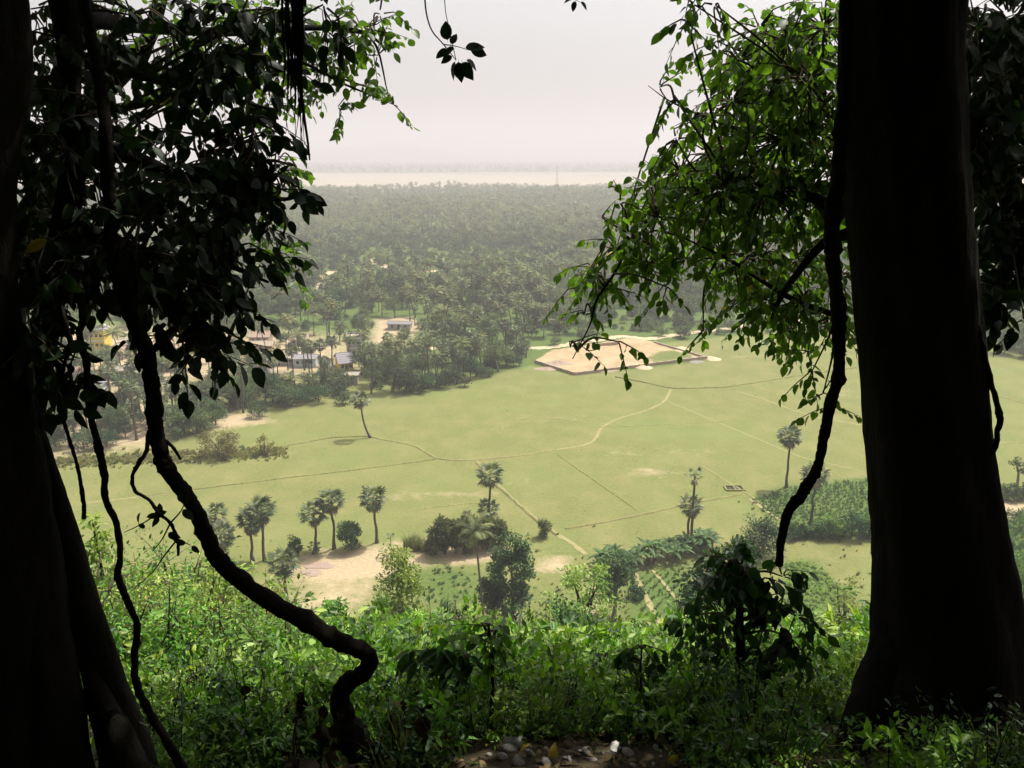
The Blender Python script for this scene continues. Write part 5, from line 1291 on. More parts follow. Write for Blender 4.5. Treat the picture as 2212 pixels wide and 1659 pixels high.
limb_f = px([(2000, 200, 4.6), (2120, 330, 6.0), (2200, 500, 6.6), (2230, 620, 6.8)])
woody(right, 'limb', limb_f, np.array([.08, .06, .04, .015]), 8, wob=.06, seed=6)
limb_g = px([(2000, 100, 4.6), (2130, 120, 6.2), (2260, 200, 7.2)])
woody(right, 'limb', limb_g, np.array([.08, .06, .04]), 8, wob=.06, seed=7)
limb_r = np.vstack([smooth_path(l, np.ones(len(l)), 8)[0] for l in (limb_a, limb_b, limb_c, limb_d, limb_e, limb_f, limb_g)])
rg = np.random.default_rng(71)
RB = [(1780, 60, 70), (1700, 90, 70), (1640, 60, 50), (1600, 130, 60), (1555, 110, 35), (1750, 170, 80), (1660, 190, 70), (1580, 220, 50), (1530, 250, 35), (1460, 215, 26), (1425, 188, 16), (1770, 290, 80), (1690, 300, 80), (1610, 320, 80), (1530, 330, 60), (1460, 300, 36), (1470, 370, 52), (1405, 400, 42), (1560, 410, 80), (1650, 420, 80), (1750, 420, 80), (1340, 440, 30), (1300, 470, 22), (1420, 470, 50), (1500, 480, 55), (1380, 520, 42), (1330, 540, 40), (1290, 590, 40), (1245, 620, 30), (1262, 680, 24), (1232, 750, 24), (1320, 620, 32), (1400, 570, 42), (1480, 560, 40), (1440, 620, 18), (1560, 560, 55), (1640, 560, 60), (1720, 560, 70), (1600, 650, 36), (1660, 650, 46), (1520, 715, 20), (1740, 650, 56), (1700, 710, 36), (1620, 685, 18), (1790, 700, 45), (1810, 600, 50), (1820, 480, 50), (1815, 350, 50), (1810, 200, 50)]
def fill(blobs, Y0, Y1, dens):
    dens = dens * 1.15
    out = []
    for b in blobs:
        x, y, r = b[:3]; Y = rg.uniform(Y0, Y1); out.append((x, y, r * .85, Y, max(int(dens * (r / 50) ** 2), 2)))
    return out
near_r = fill(RB, 4.7, 5.8, 9) + fill([b for b in RB if b[2] > 38], 5.8, 7.2, 9)
near_r += [(1485, 45, 18, 4.8, 3), (1500, 10, 22, 4.8, 3), (1545, 10, 25, 4.8, 3), (1335, 738, 8, 4.6, 1), (1755, 800, 10, 5, 2), (1778, 850, 8, 5, 2), (1800, 880, 8, 5, 1), (1745, 760, 12, 5, 2)]
dark_r = [(x, y, r, Y, n) for (x, y, r, Y, n) in [(2110, 60, 70, 5.5, 16), (2180, 40, 80, 6, 22), (2120, 170, 70, 5.6, 18), (2200, 160, 80, 6, 22), (2110, 290, 60, 5.6, 16), (2180, 290, 80, 6, 22), (2230, 350, 80, 5.5, 20), (2120, 400, 55, 5.8, 12), (2180, 430, 70, 6, 18), (2230, 480, 70, 5.5, 16), (2110, 500, 40, 5.6, 7), (2160, 540, 60, 5.8, 12), (2210, 580, 60, 5.6, 12), (2120, 610, 30, 5.4, 4), (2190, 640, 36, 5.4, 6), (2212, 690, 16, 5.0, 2), (2110, 660, 18, 5.0, 2), (2250, 100, 90, 7, 22), (2160, 120, 90, 7.5, 22), (2150, 330, 90, 7.5, 22), (2240, 250, 90, 7.2, 22)]]
crown(right, rg, near_r, M['fig'], .060, .75, 300, (.05, 1.0), .004, limb_r)

# left tree: a bundle of old stems with a leaning prop root
lb = at(60, 3.0)
left = thing('fig_tree', 'dark tree of bundled stems at the left edge with a heavy leafy crown', 'tree', lb)
s3 = 3.0 / F
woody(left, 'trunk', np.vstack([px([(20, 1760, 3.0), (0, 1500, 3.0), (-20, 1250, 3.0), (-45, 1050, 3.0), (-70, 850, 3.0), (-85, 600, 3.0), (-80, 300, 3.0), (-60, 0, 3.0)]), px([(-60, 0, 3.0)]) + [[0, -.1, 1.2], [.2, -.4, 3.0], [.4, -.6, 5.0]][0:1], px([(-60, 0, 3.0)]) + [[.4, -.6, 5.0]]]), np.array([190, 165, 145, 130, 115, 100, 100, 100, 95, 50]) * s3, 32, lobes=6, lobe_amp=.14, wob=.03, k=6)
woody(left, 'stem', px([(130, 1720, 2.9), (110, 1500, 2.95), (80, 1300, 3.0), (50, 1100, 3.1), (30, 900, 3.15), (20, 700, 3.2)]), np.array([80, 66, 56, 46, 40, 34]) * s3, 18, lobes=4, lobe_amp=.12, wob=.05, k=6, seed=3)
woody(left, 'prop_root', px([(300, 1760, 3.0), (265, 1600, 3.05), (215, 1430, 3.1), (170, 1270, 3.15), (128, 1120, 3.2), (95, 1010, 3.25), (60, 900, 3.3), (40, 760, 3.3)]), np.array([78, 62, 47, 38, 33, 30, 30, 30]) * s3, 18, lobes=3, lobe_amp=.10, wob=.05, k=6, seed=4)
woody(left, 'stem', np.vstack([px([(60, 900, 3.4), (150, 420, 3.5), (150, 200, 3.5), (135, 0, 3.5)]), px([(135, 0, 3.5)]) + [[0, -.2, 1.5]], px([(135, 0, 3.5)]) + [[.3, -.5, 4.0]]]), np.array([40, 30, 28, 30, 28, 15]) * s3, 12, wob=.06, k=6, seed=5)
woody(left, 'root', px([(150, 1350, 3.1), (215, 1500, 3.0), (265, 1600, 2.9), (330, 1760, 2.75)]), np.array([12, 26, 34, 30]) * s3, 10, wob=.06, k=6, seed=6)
ll = []
for i, (pts, r) in enumerate([
        ([(150, 330, 3.5), (260, 330, 3.7), (380, 380, 3.9), (500, 400, 4.1), (600, 430, 4.2), (660, 420, 4.2)], (.05, .04, .03, .02, .012, .005)),
        ([(130, 480, 3.5), (240, 520, 3.6), (360, 560, 3.8), (480, 570, 3.9), (580, 610, 4.0)], (.045, .035, .026, .016, .006)),
        ([(240, 560, 3.3), (330, 640, 3.5), (430, 690, 3.7), (500, 750, 3.7)], (.03, .022, .014, .005)),
        ([(140, 120, 3.5), (300, 160, 4.2), (450, 200, 4.8), (600, 240, 5.2)], (.036, .028, .02, .008)),
        ([(135, 30, 3.5), (330, 60, 5.0), (520, 70, 6.2), (680, 60, 7.0), (800, 80, 7.4), (840, 210, 7.4)], (.042, .034, .026, .02, .012, .004)),
        ([(60, 560, 3.3), (100, 680, 3.3), (90, 770, 3.3)], (.02, .014, .005)),
        ([(520, 70, 6.2), (600, 150, 6.6), (640, 130, 6.8), (740, 180, 7.2), (800, 205, 7.2), (860, 230, 7.2)], (.03, .02, .014, .010, .007, .003))]):
    P = px(pts); ll.append(smooth_path(P, np.ones(len(P)), 8)[0]); woody(left, 'limb', P, np.array(r), 8, wob=.06, seed=20 + i)
limb_l = np.vstack(ll)
rg = np.random.default_rng(81)
LB_dense = [(x + rg.normal(0, 12), y + rg.normal(0, 12), 62, rg.uniform(3.2, 5.0), 8) for x in range(60, 440, 78) for y in range(10, 560, 78) if not (280 < x < 470 and 200 < y < 350) and not (x > 180 and y < 170 and (x * 7 + y * 3) % 10 < 7)]
LB_edge = [(500, 60, 60, 4.2, 7), (560, 40, 50, 4.5, 5), (640, 20, 40, 4.2, 6), (740, 10, 40, 4.4, 4), (480, 130, 50, 4.4, 6), (560, 150, 40, 4.6, 4), (620, 120, 30, 4.3, 3), (340, 240, 40, 4.4, 3), (420, 290, 34, 4.2, 3), (500, 230, 40, 4.4, 4), (560, 260, 42, 4.2, 5), (585, 260, 26, 3.9, 3), (540, 310, 50, 4.2, 6), (590, 300, 26, 4.0, 2), (480, 360, 60, 4.0, 9), (560, 400, 55, 4.1, 8), (630, 400, 34, 4.1, 4), (650, 440, 26, 4.0, 4), (600, 460, 34, 4.0, 4), (420, 440, 70, 3.9, 11), (520, 480, 50, 4.0, 7), (620, 520, 20, 4.4, 2), (560, 560, 34, 3.9, 4), (590, 620, 22, 3.9, 3), (530, 610, 38, 3.8, 4), (460, 560, 60, 3.8, 9), (400, 620, 55, 3.7, 8), (640, 590, 10, 4.4, 1), (470, 680, 34, 3.7, 3), (500, 740, 26, 3.6, 4), (530, 770, 12, 3.6, 1), (430, 740, 26, 3.6, 3), (390, 760, 24, 3.5, 3), (440, 790, 14, 3.5, 2), (350, 680, 26, 3.5, 2), (330, 590, 40, 3.5, 5), (240, 580, 44, 3.4, 6), (160, 590, 40, 3.3, 5), (80, 580, 40, 3.2, 4), (210, 640, 16, 3.3, 1), (120, 670, 14, 3.2, 1), (60, 700, 18, 3.0, 1), (95, 760, 30, 3.1, 4), (70, 800, 16, 3.0, 1), (170, 790, 12, 3.1, 1), (160, 880, 18, 3.2, 3), (290, 640, 26, 3.4, 2)]
LB_edge = [((x - 42 if x > 470 else x), (y - 30 if y > 330 else y), r, Y, n) for (x, y, r, Y, n) in LB_edge]
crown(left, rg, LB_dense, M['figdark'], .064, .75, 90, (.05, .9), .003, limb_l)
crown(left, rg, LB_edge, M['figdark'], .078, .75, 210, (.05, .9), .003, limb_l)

# sunlit leaves of a tree behind the left one
back = thing('fig_tree', 'sunlit light green tree behind the dark left crown', 'tree', at(20, 9.0))
woody(back, 'trunk', np.vstack([at(20, 9.0)[None] - [[0, 0, .3]], px([(15, 900, 9.0), (60, 500, 8.8), (180, 250, 8.6), (330, 60, 8.4)]), px([(330, 60, 8.4)]) + [[.5, 0, 1.8]]]), np.array([.16, .14, .12, .09, .07, .02]), 12, wob=.05)
lk = []
for i, pts in enumerate([[(180, 250, 8.6), (420, 200, 8.2), (560, 170, 8.0), (660, 150, 7.8), (800, 190, 7.6)], [(330, 60, 8.4), (480, 70, 8.0), (640, 60, 7.8), (780, 70, 7.6), (840, 110, 7.6)], [(60, 500, 8.8), (380, 420, 8.4), (560, 350, 8.2), (640, 360, 8.0)], [(60, 500, 8.8), (420, 560, 8.2), (560, 540, 8.0), (640, 590, 7.8)]]):
    P = px(pts); lk.append(smooth_path(P, np.ones(len(P)), 8)[0]); woody(back, 'limb', P, np.linspace(.05, .006, len(P)), 7, wob=.05, seed=40 + i)
BK = [(230, 60, 80, 8.4, 22), (330, 90, 80, 8.2, 22), (430, 60, 80, 8.0, 24), (530, 60, 70, 7.8, 22), (620, 60, 60, 7.6, 16), (700, 60, 60, 7.4, 16), (780, 60, 45, 7.2, 10), (815, 120, 26, 7.2, 5), (820, 30, 36, 7.2, 6), (560, 160, 66, 7.6, 16), (640, 160, 40, 7.4, 8), (700, 140, 36, 7.2, 6), (740, 110, 36, 7.2, 7), (480, 210, 50, 7.8, 8), (580, 230, 36, 7.6, 6), (400, 180, 60, 8.2, 10), (730, 230, 16, 7.2, 2), (800, 200, 10, 7.0, 1), (850, 225, 14, 7.0, 3), (600, 350, 30, 7.8, 5), (620, 370, 20, 7.6, 3), (540, 340, 40, 8, 4), (630, 560, 20, 7.6, 4), (600, 530, 30, 7.8, 5), (560, 500, 26, 8, 3), (645, 600, 12, 7.4, 2), (250, 160, 70, 8.4, 12), (220, 260, 60, 8.6, 8), (480, 420, 50, 8.2, 5), (600, 420, 30, 8, 3)]
crown(back, rg, BK, M['figback'], .075, .5, 200, (.1, 1.0), .004, np.vstack(lk))

# the crowns overhead and behind the viewer with unseen foliage added to deepen shade
def overhead(root, seed, n, box_, mat, limbs_from, nl=7):
    rgo = np.random.default_rng(seed); (x0, x1), (y0, y1), (z0, z1) = box_
    P = np.stack([rgo.uniform(x0, x1, n), rgo.uniform(y0, y1, n), rgo.uniform(z0, z1, n)], -1)
    P = P[(P[:, 2] > CAMZ + .165 * np.maximum(P[:, 1], 0) + .75 + .12 * np.abs(P[:, 1])) | (np.abs(P[:, 0]) > 1.2 * np.maximum(P[:, 1], 0) + 3.5)]
    m = len(P); V, Fc = bake(*LEAF4, P, frames(rdir(rgo, m, -.8, .3), np.tile([0, 0, 1.], (m, 1)) + rdir(rgo, m) * .5), rgo.uniform(.20, .34, m))
    b = np.array(root.location); o = obj('foliage', MB().add(V - b, Fc, 0, np.repeat(rgo.uniform(0, .8, m), len(LEAF4[0]))).mesh('unseen shade foliage', [mat]), root); o['kind'] = 'stuff'
    for i in range(nl):
        e = np.array([rgo.uniform(x0, x1), rgo.uniform(y0, y1), rgo.uniform(z0 + .6, z1)]); s = np.asarray(limbs_from)
        woody(root, 'limb', [s, (s + e) / 2 + [0, 0, .5], e], np.array([.10, .07, .02]), 7)
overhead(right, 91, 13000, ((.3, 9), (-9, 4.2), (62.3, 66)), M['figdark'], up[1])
overhead(right, 92, 9000, ((4.2, 11), (3.5, 12), (61.6, 66)), M['figdark'], up[1])  # out-of-view foliage placed so the lower right slope falls in shade
overhead(left, 93, 20000, ((-9, 1.0), (-9, 7.0), (62.3, 66)), M['figdark'], (-1.6, 2.6, 63.5))  # unseen crown stretched forward to shade the near ground
overhead(right, 95, 9000, ((6, 16), (-10, 4), (57.5, 66)), M['figdark'], up[1], 3)  # unseen side foliage added to cut light from the right
overhead(left, 96, 9000, ((-16, -5.5), (-10, 3.5), (57.5, 66)), M['figdark'], (-1.6, 2.6, 63.5), 3)  # unseen side foliage added to cut light from the left
overhead(right, 97, 700, ((1.0, 2.6), (4.0, 6.2), (63.0, 66)), M['figdark'], up[1], 2)  # small unseen patch added where sun still reached the foreground
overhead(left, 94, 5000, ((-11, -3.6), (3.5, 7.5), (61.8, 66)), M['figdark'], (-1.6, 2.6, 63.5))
# leaves of the right tree beyond its trunk, in its own shade
dk = thing('fig_tree', 'dark leafy tree partly hidden behind the thick right trunk', 'tree', at(2330, 7.5))
woody(dk, 'trunk', np.vstack([at(2330, 7.5)[None] - [[0, 0, .3]], px([(2330, 900, 7.5), (2300, 400, 7.3), (2260, 100, 7.0)])]), np.array([.2, .16, .13, .06]), 12, wob=.05)
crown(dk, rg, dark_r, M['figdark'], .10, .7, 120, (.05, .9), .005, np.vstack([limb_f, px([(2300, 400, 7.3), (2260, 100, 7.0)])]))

# hanging aerial roots and the loose leafy twigs at the top of the view
def strand(root, pts, r, name='aerial_root', n=6, k=5, wob=.06, seed=0): return woody(root, name, px(pts), np.array(r), n, 'vine', k, wob=wob, seed=seed)
rg = np.random.default_rng(95)
for i in range(13):
    x0 = 638 + rg.normal(0, 11); xe = x0 + rg.normal(8, 7); ye = rg.uniform(230, 335)
    strand(left, [(x0 - 14, -800, 3.9), (x0 - 6, -400, 3.95), (x0, -60, 4.0), (x0 + rg.normal(2, 3), 60, 4.0), (x0 + rg.normal(4, 4), 140, 4.0), (x0 + rg.normal(6, 6), 210, 4.0), (xe, ye, 4.0)], (.007, .007, .006, .006, .005, .003, .0012), k=4, seed=i)
strand(left, [(640, -800, 3.85), (646, -400, 3.9), (650, -60, 3.95), (652, 80, 3.95), (650, 180, 3.95), (656, 245, 3.95), (664, 300, 3.95), (669, 346, 3.95)], (.012, .011, .010, .009, .008, .007, .006, .004), seed=33)
crown_t = thing('hanging_twig', 'leafy twig hanging alone against the sky at the top', 'twig', W(960, 0, 4.2))
woody(crown_t, 'twig', px([(960, -900, 4.0), (935, -400, 4.1), (925, -80, 4.2), (918, 0, 4.2), (930, 60, 4.2), (958, 96, 4.2), (985, 130, 4.2)]), np.array([.009, .007, .005, .004, .0035, .003, .002]), 5, 'twig')
woody(crown_t, 'twig', px([(958, 96, 4.2), (985, 100, 4.2), (1012, 108, 4.2)]), np.array([.003, .002, .0015]), 5, 'twig')
woody(crown_t, 'twig', px([(955, -700, 4.05), (945, -350, 4.15), (958, -60, 4.2), (962, 20, 4.2), (970, 60, 4.2), (985, 130, 4.2)]), np.array([.007, .005, .003, .002, .002, .002]), 5, 'twig')
LFM = [MB().add(*FIG[k], 0, .3).mesh('leaf', [M['figdark']]) for k in range(6)]
def hang_leaf(root, x, y, Y, ang, L, k, face=.5):
    """one leaf whose tip points along ang (degrees, 0 right, 90 up in the picture)"""
    a = math.radians(ang); d = np.array([[math.cos(a), rg.normal(0, .25), math.sin(a)]]); nn = np.array([[rg.normal(0, .5), -1, face + rg.normal(0, .4)]])
    Rm = frames(d, nn)[0]; p = W(x, y, Y) - np.array(root.location)
    obj('leaf', LFM[k % 6], root, mat4=Matrix.Translation(Vector(p)) @ Matrix(Rm.tolist()).to_4x4() @ Matrix.Scale(L, 4))
for (x, y, an, L) in [(968, 92, 100, .085), (972, 98, 60, .06), (985, 102, 210, .08), (965, 100, 230, .07), (1000, 104, 5, .09), (1012, 108, -8, .08), (985, 128, 250, .085), (990, 128, 275, .09), (996, 130, 300, .09), (1004, 128, 330, .07), (980, 120, 205, .06), (988, 134, 265, .06)]: hang_leaf(crown_t, x, y, 4.2, an, L, int(x + y))
tw2 = thing('hanging_twig', 'tip of a small twig peeping in at the top right of the sky', 'twig', W(1245, 0, 4.2))
woody(tw2, 'twig', px([(1180, -900, 4.0), (1205, -400, 4.1), (1225, -60, 4.2), (1240, -6, 4.2), (1252, 4, 4.2)]), np.array([.008, .006, .003, .002, .001]), 5, 'twig')
for (x, y, an) in [(1240, -4, 195), (1252, 3, -35), (1244, 0, 250)]: hang_leaf(tw2, x, y, 4.2, an, .045, int(x))

# ------------------------------------------------------------------ woody vines, each a thing of its own
def vine(name, label, pts, r, n=10, wob=.06, seed=0, k=12):
    wob *= 1.5; n += 4
    P = px(pts); Rr = np.array(r) / F * np.array([p[2] for p in pts])
    Q, Rs = smooth_path(P, Rr, k); rgv = np.random.default_rng(seed); Rs = Rs * (1 + .10 * np.sin(np.arange(len(Rs)) * .7 + seed) * rgv.random(len(Rs)) + .22 * np.convolve(rgv.random(len(Rs)) < .06, [.4, 1, .4], 'same'))
    Q = Q + np.stack([np.convolve(rgv.normal(0, .5, len(Q)), np.ones(5) / 5, 'same') for _ in range(3)], -1) * Rs.mean() * .28
    b = Q[0]; t = thing(name, label, 'vine', b)
    obj('stem', add_tube(MB(), Q - b, Rs, n, wob=wob, seed=seed).mesh('vine stem', [M['vine']]), t); return t
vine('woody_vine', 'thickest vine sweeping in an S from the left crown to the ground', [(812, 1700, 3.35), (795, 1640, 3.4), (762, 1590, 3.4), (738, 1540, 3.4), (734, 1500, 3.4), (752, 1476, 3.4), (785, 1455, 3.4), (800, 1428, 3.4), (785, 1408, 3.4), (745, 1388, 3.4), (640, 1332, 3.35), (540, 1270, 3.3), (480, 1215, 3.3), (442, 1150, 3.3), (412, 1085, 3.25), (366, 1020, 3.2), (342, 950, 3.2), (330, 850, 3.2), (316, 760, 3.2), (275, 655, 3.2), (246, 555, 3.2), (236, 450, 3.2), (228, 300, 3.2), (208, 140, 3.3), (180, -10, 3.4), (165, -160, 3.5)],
     [44, 38, 31, 25, 21, 19, 19, 20, 22, 22, 20, 20, 20, 19, 18, 17, 16, 16, 17, 18, 15, 13, 12, 12, 13, 13], 14, .09, 1)
v = vine('woody_vine', 'long thin wavy vine left of the thickest one', [(425, 1730, 3.0), (385, 1645, 3.0), (345, 1575, 3.0), (312, 1520, 3.0), (294, 1470, 3.0), (291, 1420, 3.0), (296, 1350, 3.0), (272, 1292, 3.0), (256, 1245, 3.0), (260, 1185, 3.0), (252, 1135, 3.0), (228, 1075, 3.0), (224, 1015, 3.0), (208, 950, 3.0), (190, 860, 3.0), (186, 780, 3.0), (172, 725, 3.0), (178, 690, 3.0), (176, 640, 3.05), (172, 560, 3.2)],
     [13, 12, 10, 9, 9, 8, 8, 8, 8, 7, 7, 8, 8, 8, 7, 7, 7, 7, 7, 7], 10, .09, 2)
v = vine('woody_vine', 'thinnest vine with a few leaves nearest the left trunk', [(182, 1120, 2.9), (180, 1080, 2.9), (168, 1010, 2.9), (150, 950, 2.9), (132, 890, 2.9), (122, 840, 2.9), (138, 790, 2.9), (150, 740, 2.9), (140, 690, 2.9), (130, 640, 3.0)], [5, 5, 4, 4, 4, 3, 4, 4, 4, 4], 7, .1, 3)
rg = np.random.default_rng(97)
for (x, y, an, L) in [(122, 845, 200, .07), (124, 840, 250, .08), (130, 850, 320, .085), (150, 890, 215, .075), (158, 880, 300, .08), (165, 860, 10, .07), (175, 880, 330, .07), (140, 770, 170, .09), (146, 750, 10, .085), (132, 810, 230, .08), (100, 745, 160, .08), (70, 720, 260, .08)]: hang_leaf(v, x, y, 2.9, an, L, int(x + y), .3)
obj('twig', add_tube(MB(), px([(138, 790, 2.9), (110, 765, 2.9), (95, 740, 2.9), (70, 720, 2.9)]) - np.array(v.location), [.004, .003, .003, .002], 5, k=4).mesh('twig', [M['twig']]), v)
obj('twig', add_tube(MB(), px([(122, 840, 2.9), (145, 870, 2.9), (165, 882, 2.9)]) - np.array(v.location), [.003, .003, .002], 5, k=4).mesh('twig', [M['twig']]), v)
v = vine('woody_vine', 'thin forked twig curling off the thickest vine over the scrub', [(385, 1200, 3.1), (383, 1165, 3.1), (368, 1130, 3.1), (342, 1108, 3.1), (322, 1080, 3.1), (292, 1060, 3.1), (286, 1030, 3.1), (300, 1000, 3.1), (316, 975, 3.15), (322, 930, 3.2)], [3, 3.5, 4, 4, 4, 4, 4, 5, 5, 5], 7, .1, 4)
for pts in ([(342, 1108), (325, 1120), (300, 1135), (268, 1150)], [(368, 1130), (390, 1105), (400, 1085)], [(383, 1165), (355, 1200), (330, 1235), (280, 1280)], [(368, 1130), (350, 1165), (330, 1190)], [(383, 1165), (400, 1172), (412, 1178)]):
    obj('twig', add_tube(MB(), px([(x, y, 3.1) for x, y in pts]) - np.array(v.location), np.linspace(.004, .0015, len(pts)), 5, k=4).mesh('twig', [M['twig']]), v)
for (x, y, an, L) in [(345, 1108, 200, .05), (350, 1112, 120, .045), (342, 1112, 250, .05), (300, 1135, 75, .06), (395, 1092, 60, .055), (398, 1088, 100, .05), (392, 1098, -40, .06), (360, 1150, 330, .05), (405, 1175, 160, .055), (412, 1178, -40, .04), (310, 1128, 240, .04), (330, 1115, 20, .05)]: hang_leaf(v, x, y, 3.1, an, L, int(x + y), .2)
vine('woody_vine', 'short bare hooked shoot on the right side of the thickest vine', [(344, 948, 3.2), (362, 955, 3.2), (378, 972, 3.2), (390, 993, 3.2)], [4, 4, 3.5, 3], 7, .1, 5)
vine('woody_vine', 'strong vine hanging in front of the right trunk and swinging left', [(1684, 1222, 3.9), (1687, 1165, 3.9), (1705, 1105, 3.9), (1736, 1060, 3.9), (1765, 1012, 3.9), (1777, 960, 3.9), (1790, 890, 3.9), (1812, 800, 3.9), (1812, 700, 3.9), (1803, 600, 3.9), (1797, 520, 3.9), (1806, 420, 3.9), (1818, 300, 3.9), (1828, 150, 3.95), (1830, 0, 4.0), (1830, -200, 4.0)], [9, 10, 11, 13, 11, 11, 12, 13, 13, 15, 17, 16, 15, 14, 14, 14], 12, .09, 6)
vine('woody_vine', 'thin vine looping out on the far side of the right trunk', [(2138, 982, 4.0), (2152, 965, 4.0), (2154, 935, 4.0), (2160, 900, 4.0), (2146, 845, 4.0), (2128, 775, 4.0), (2112, 715, 4.0), (2100, 655, 4.05), (2090, 590, 4.1), (2080, 480, 4.2), (2070, 360, 4.3)], [6, 6, 6, 7, 6, 6, 7, 8, 8, 8, 8], 10, .09, 7)

# ------------------------------------------------------------------ saplings and stems standing dark at the edge of the shade
def sapling(name, label, stem, r, blobs, mat, L, droop=.9, single=60, Y=None, tint=(.1, .9)):
    b = px([stem[0]])[0]; gz = float(H(b[0], b[1])); t = thing(name, label, 'sapling', b)
    woody(t, 'stem', px(stem), np.array(r), 8, 'bark', 5, wob=.05)
    P = smooth_path(px(stem), np.ones(len(stem)), 8)[0]
    crown(t, rg, blobs, mat, L, droop, single, tint, .01, P); return t
sapling('leafy_sapling', 'dark sapling with long drooping leaves left of the thick trunk', [(1612, 1700, 4.6), (1604, 1560, 4.6), (1600, 1420, 4.6), (1598, 1300, 4.6), (1604, 1240, 4.6)], (.035, .032, .028, .022, .012), [(1600, 1225, 34, 4.6, 8), (1545, 1240, 40, 4.7, 7), (1500, 1330, 34, 4.8, 4), (1720, 1330, 30, 4.6, 4), (1640, 1260, 36, 4.6, 6), (1690, 1245, 22, 4.6, 3), (1530, 1300, 36, 4.7, 4), (1590, 1320, 44, 4.6, 5), (1660, 1340, 40, 4.6, 5), (1710, 1380, 28, 4.5, 4), (1560, 1390, 46, 4.7, 5), (1640, 1420, 44, 4.6, 5), (1520, 1400, 30, 4.8, 3), (1690, 1450, 30, 4.5, 3), (1570, 1480, 40, 4.6, 4), (1690, 1290, 20, 4.6, 2), (1520, 1480, 40, 4.7, 5), (1640, 1530, 44, 4.5, 5), (1560, 1560, 44, 4.6, 5), (1700, 1530, 30, 4.4, 3), (1480, 1420, 26, 4.9, 3)], M['mango'], .082, 1.0, 260)
sapling('thin_sapling', 'thin straight black stem with a light leafy top in the middle', [(1060, 1680, 3.9), (1062, 1560, 3.9), (1064, 1460, 3.9), (1062, 1385, 3.9)], (.013, .012, .011, .006), [(1060, 1372, 22, 3.9, 4), (1030, 1376, 18, 3.9, 3), (1092, 1378, 18, 3.9, 3), (1060, 1350, 14, 3.9, 2)], M['scrub'], .055, .5, 40)
sapling('thin_sapling', 'slender dark stem with a leaf tuft right of the middle', [(1388, 1680, 4.2), (1387, 1560, 4.2), (1384, 1460, 4.2), (1386, 1400, 4.2)], (.009, .008, .006, .004), [(1384, 1398, 12, 4.2, 3), (1365, 1430, 14, 4.2, 3)], M['mango'], .07, .9, 20)
sapling('thin_sapling', 'slender bent stem with few leaves beside the slender dark one', [(1425, 1680, 4.4), (1418, 1560, 4.4), (1408, 1450, 4.4)], (.007, .006, .004), [(1408, 1448, 12, 4.4, 3), (1412, 1500, 8, 4.4, 1)], M['mango'], .06, .9, 12)
# young papaya-like plant: long drooping leaflets in fans
pp_ = thing('fan_leaved_sapling', 'dark sapling with drooping fingered leaves right of the vine crook', 'sapling', W(1026, 1670, 3.8))
woody(pp_, 'stem', px([(1026, 1670, 3.8), (990, 1580, 3.8), (962, 1500, 3.8), (948, 1440, 3.8), (944, 1410, 3.8)]), np.array([.013, .012, .010, .008, .005]), 7, 'bark')
woody(pp_, 'stem', px([(984, 1580, 3.85), (985, 1500, 3.85), (998, 1440, 3.85), (1010, 1415, 3.85)]), np.array([.009, .008, .006, .004]), 7, 'bark')
LNG = [MB().add(FIG[k][0] * np.array([.55, 1, 1]), FIG[k][1], 0, .35).mesh('leaflet', [M['mango']]) for k in range(3)]
for (x, y) in [(930, 1405), (955, 1400), (905, 1425), (985, 1405), (1010, 1412), (1025, 1430), (940, 1425), (890, 1405), (975, 1430)]:
    c = W(x, y, 3.8 + rg.normal(0, .08)); hub = W(950 if x < 975 else 1008, 1420, 3.8)
    obj('stalk', add_tube(MB(), np.array([hub, (hub + c) / 2 + [0, 0, .02], c]) - np.array(pp_.location), [.004, .003, .002], 5).mesh('stalk', [M['twig']]), pp_)
    for j in range(6):
        a = rg.uniform(0, 6.3); d = np.array([[math.cos(a), math.sin(a) * .7, -.55 - .5 * rg.random()]]); Rm = frames(d, np.array([[0, -.4, 1.]]))[0]
        obj('leaflet', LNG[j % 3], pp_, mat4=Matrix.Translation(Vector(c - np.array(pp_.location))) @ Matrix(Rm.tolist()).to_4x4() @ Matrix.Scale(float(rg.uniform(.10, .15)), 4))
# dry stems with dead hanging leaves at the bottom left
DRYM = [MB().add(FIG[k][0] * np.array([1, 1, 2.2]), FIG[k][1], 0, .2 + .1 * k).mesh('dead leaf', [M['dead']]) for k in range(6)]
for i, (x, yb, yt, Y) in enumerate([(645, 1690, 1470, 3.3), (690, 1690, 1500, 3.4), (880, 1690, 1500, 3.4), (905, 1690, 1540, 3.3), (600, 1690, 1520, 3.6), (520, 1680, 1440, 3.6), (850, 1690, 1540, 3.5), (560, 1690, 1480, 3.7), (930, 1690, 1500, 3.6), (480, 1690, 1500, 3.5), (720, 1690, 1540, 3.2)]):
    t = thing('dry_weed', ('dry stem with hanging dead leaves left of the vine foot', 'dry stem with hanging dead leaves right of the vine foot')[x > 800], 'dry plant', W(x, yb, Y), 0, ('dry stems left of the vine foot', 'dry stems right of the vine foot')[x > 800])
    pts = px([(x, yb, Y), (x + rg.normal(0, 6), yb - (yb - yt) * .4, Y), (x + rg.normal(0, 9), yb - (yb - yt) * .75, Y), (x + rg.normal(0, 10), yt, Y)])
    woody(t, 'stem', pts, np.array([.008, .006, .004, .002]), 6, 'twig', 4)
    Ps = smooth_path(pts, np.ones(4), 5)[0]
    for j in range(7):
        p = Ps[rg.integers(3, len(Ps))]; d = np.array([[rg.normal(0, .35), rg.normal(0, .35), -1]]); Rm = frames(d, rdir(rg, 1) + [[0, -1, 0]])[0]
        obj('leaf', DRYM[rg.integers(6)], t, mat4=Matrix.Translation(Vector(p - np.array(t.location))) @ Matrix(Rm.tolist()).to_4x4() @ Matrix.Scale(float(rg.uniform(.045, .10)), 4))
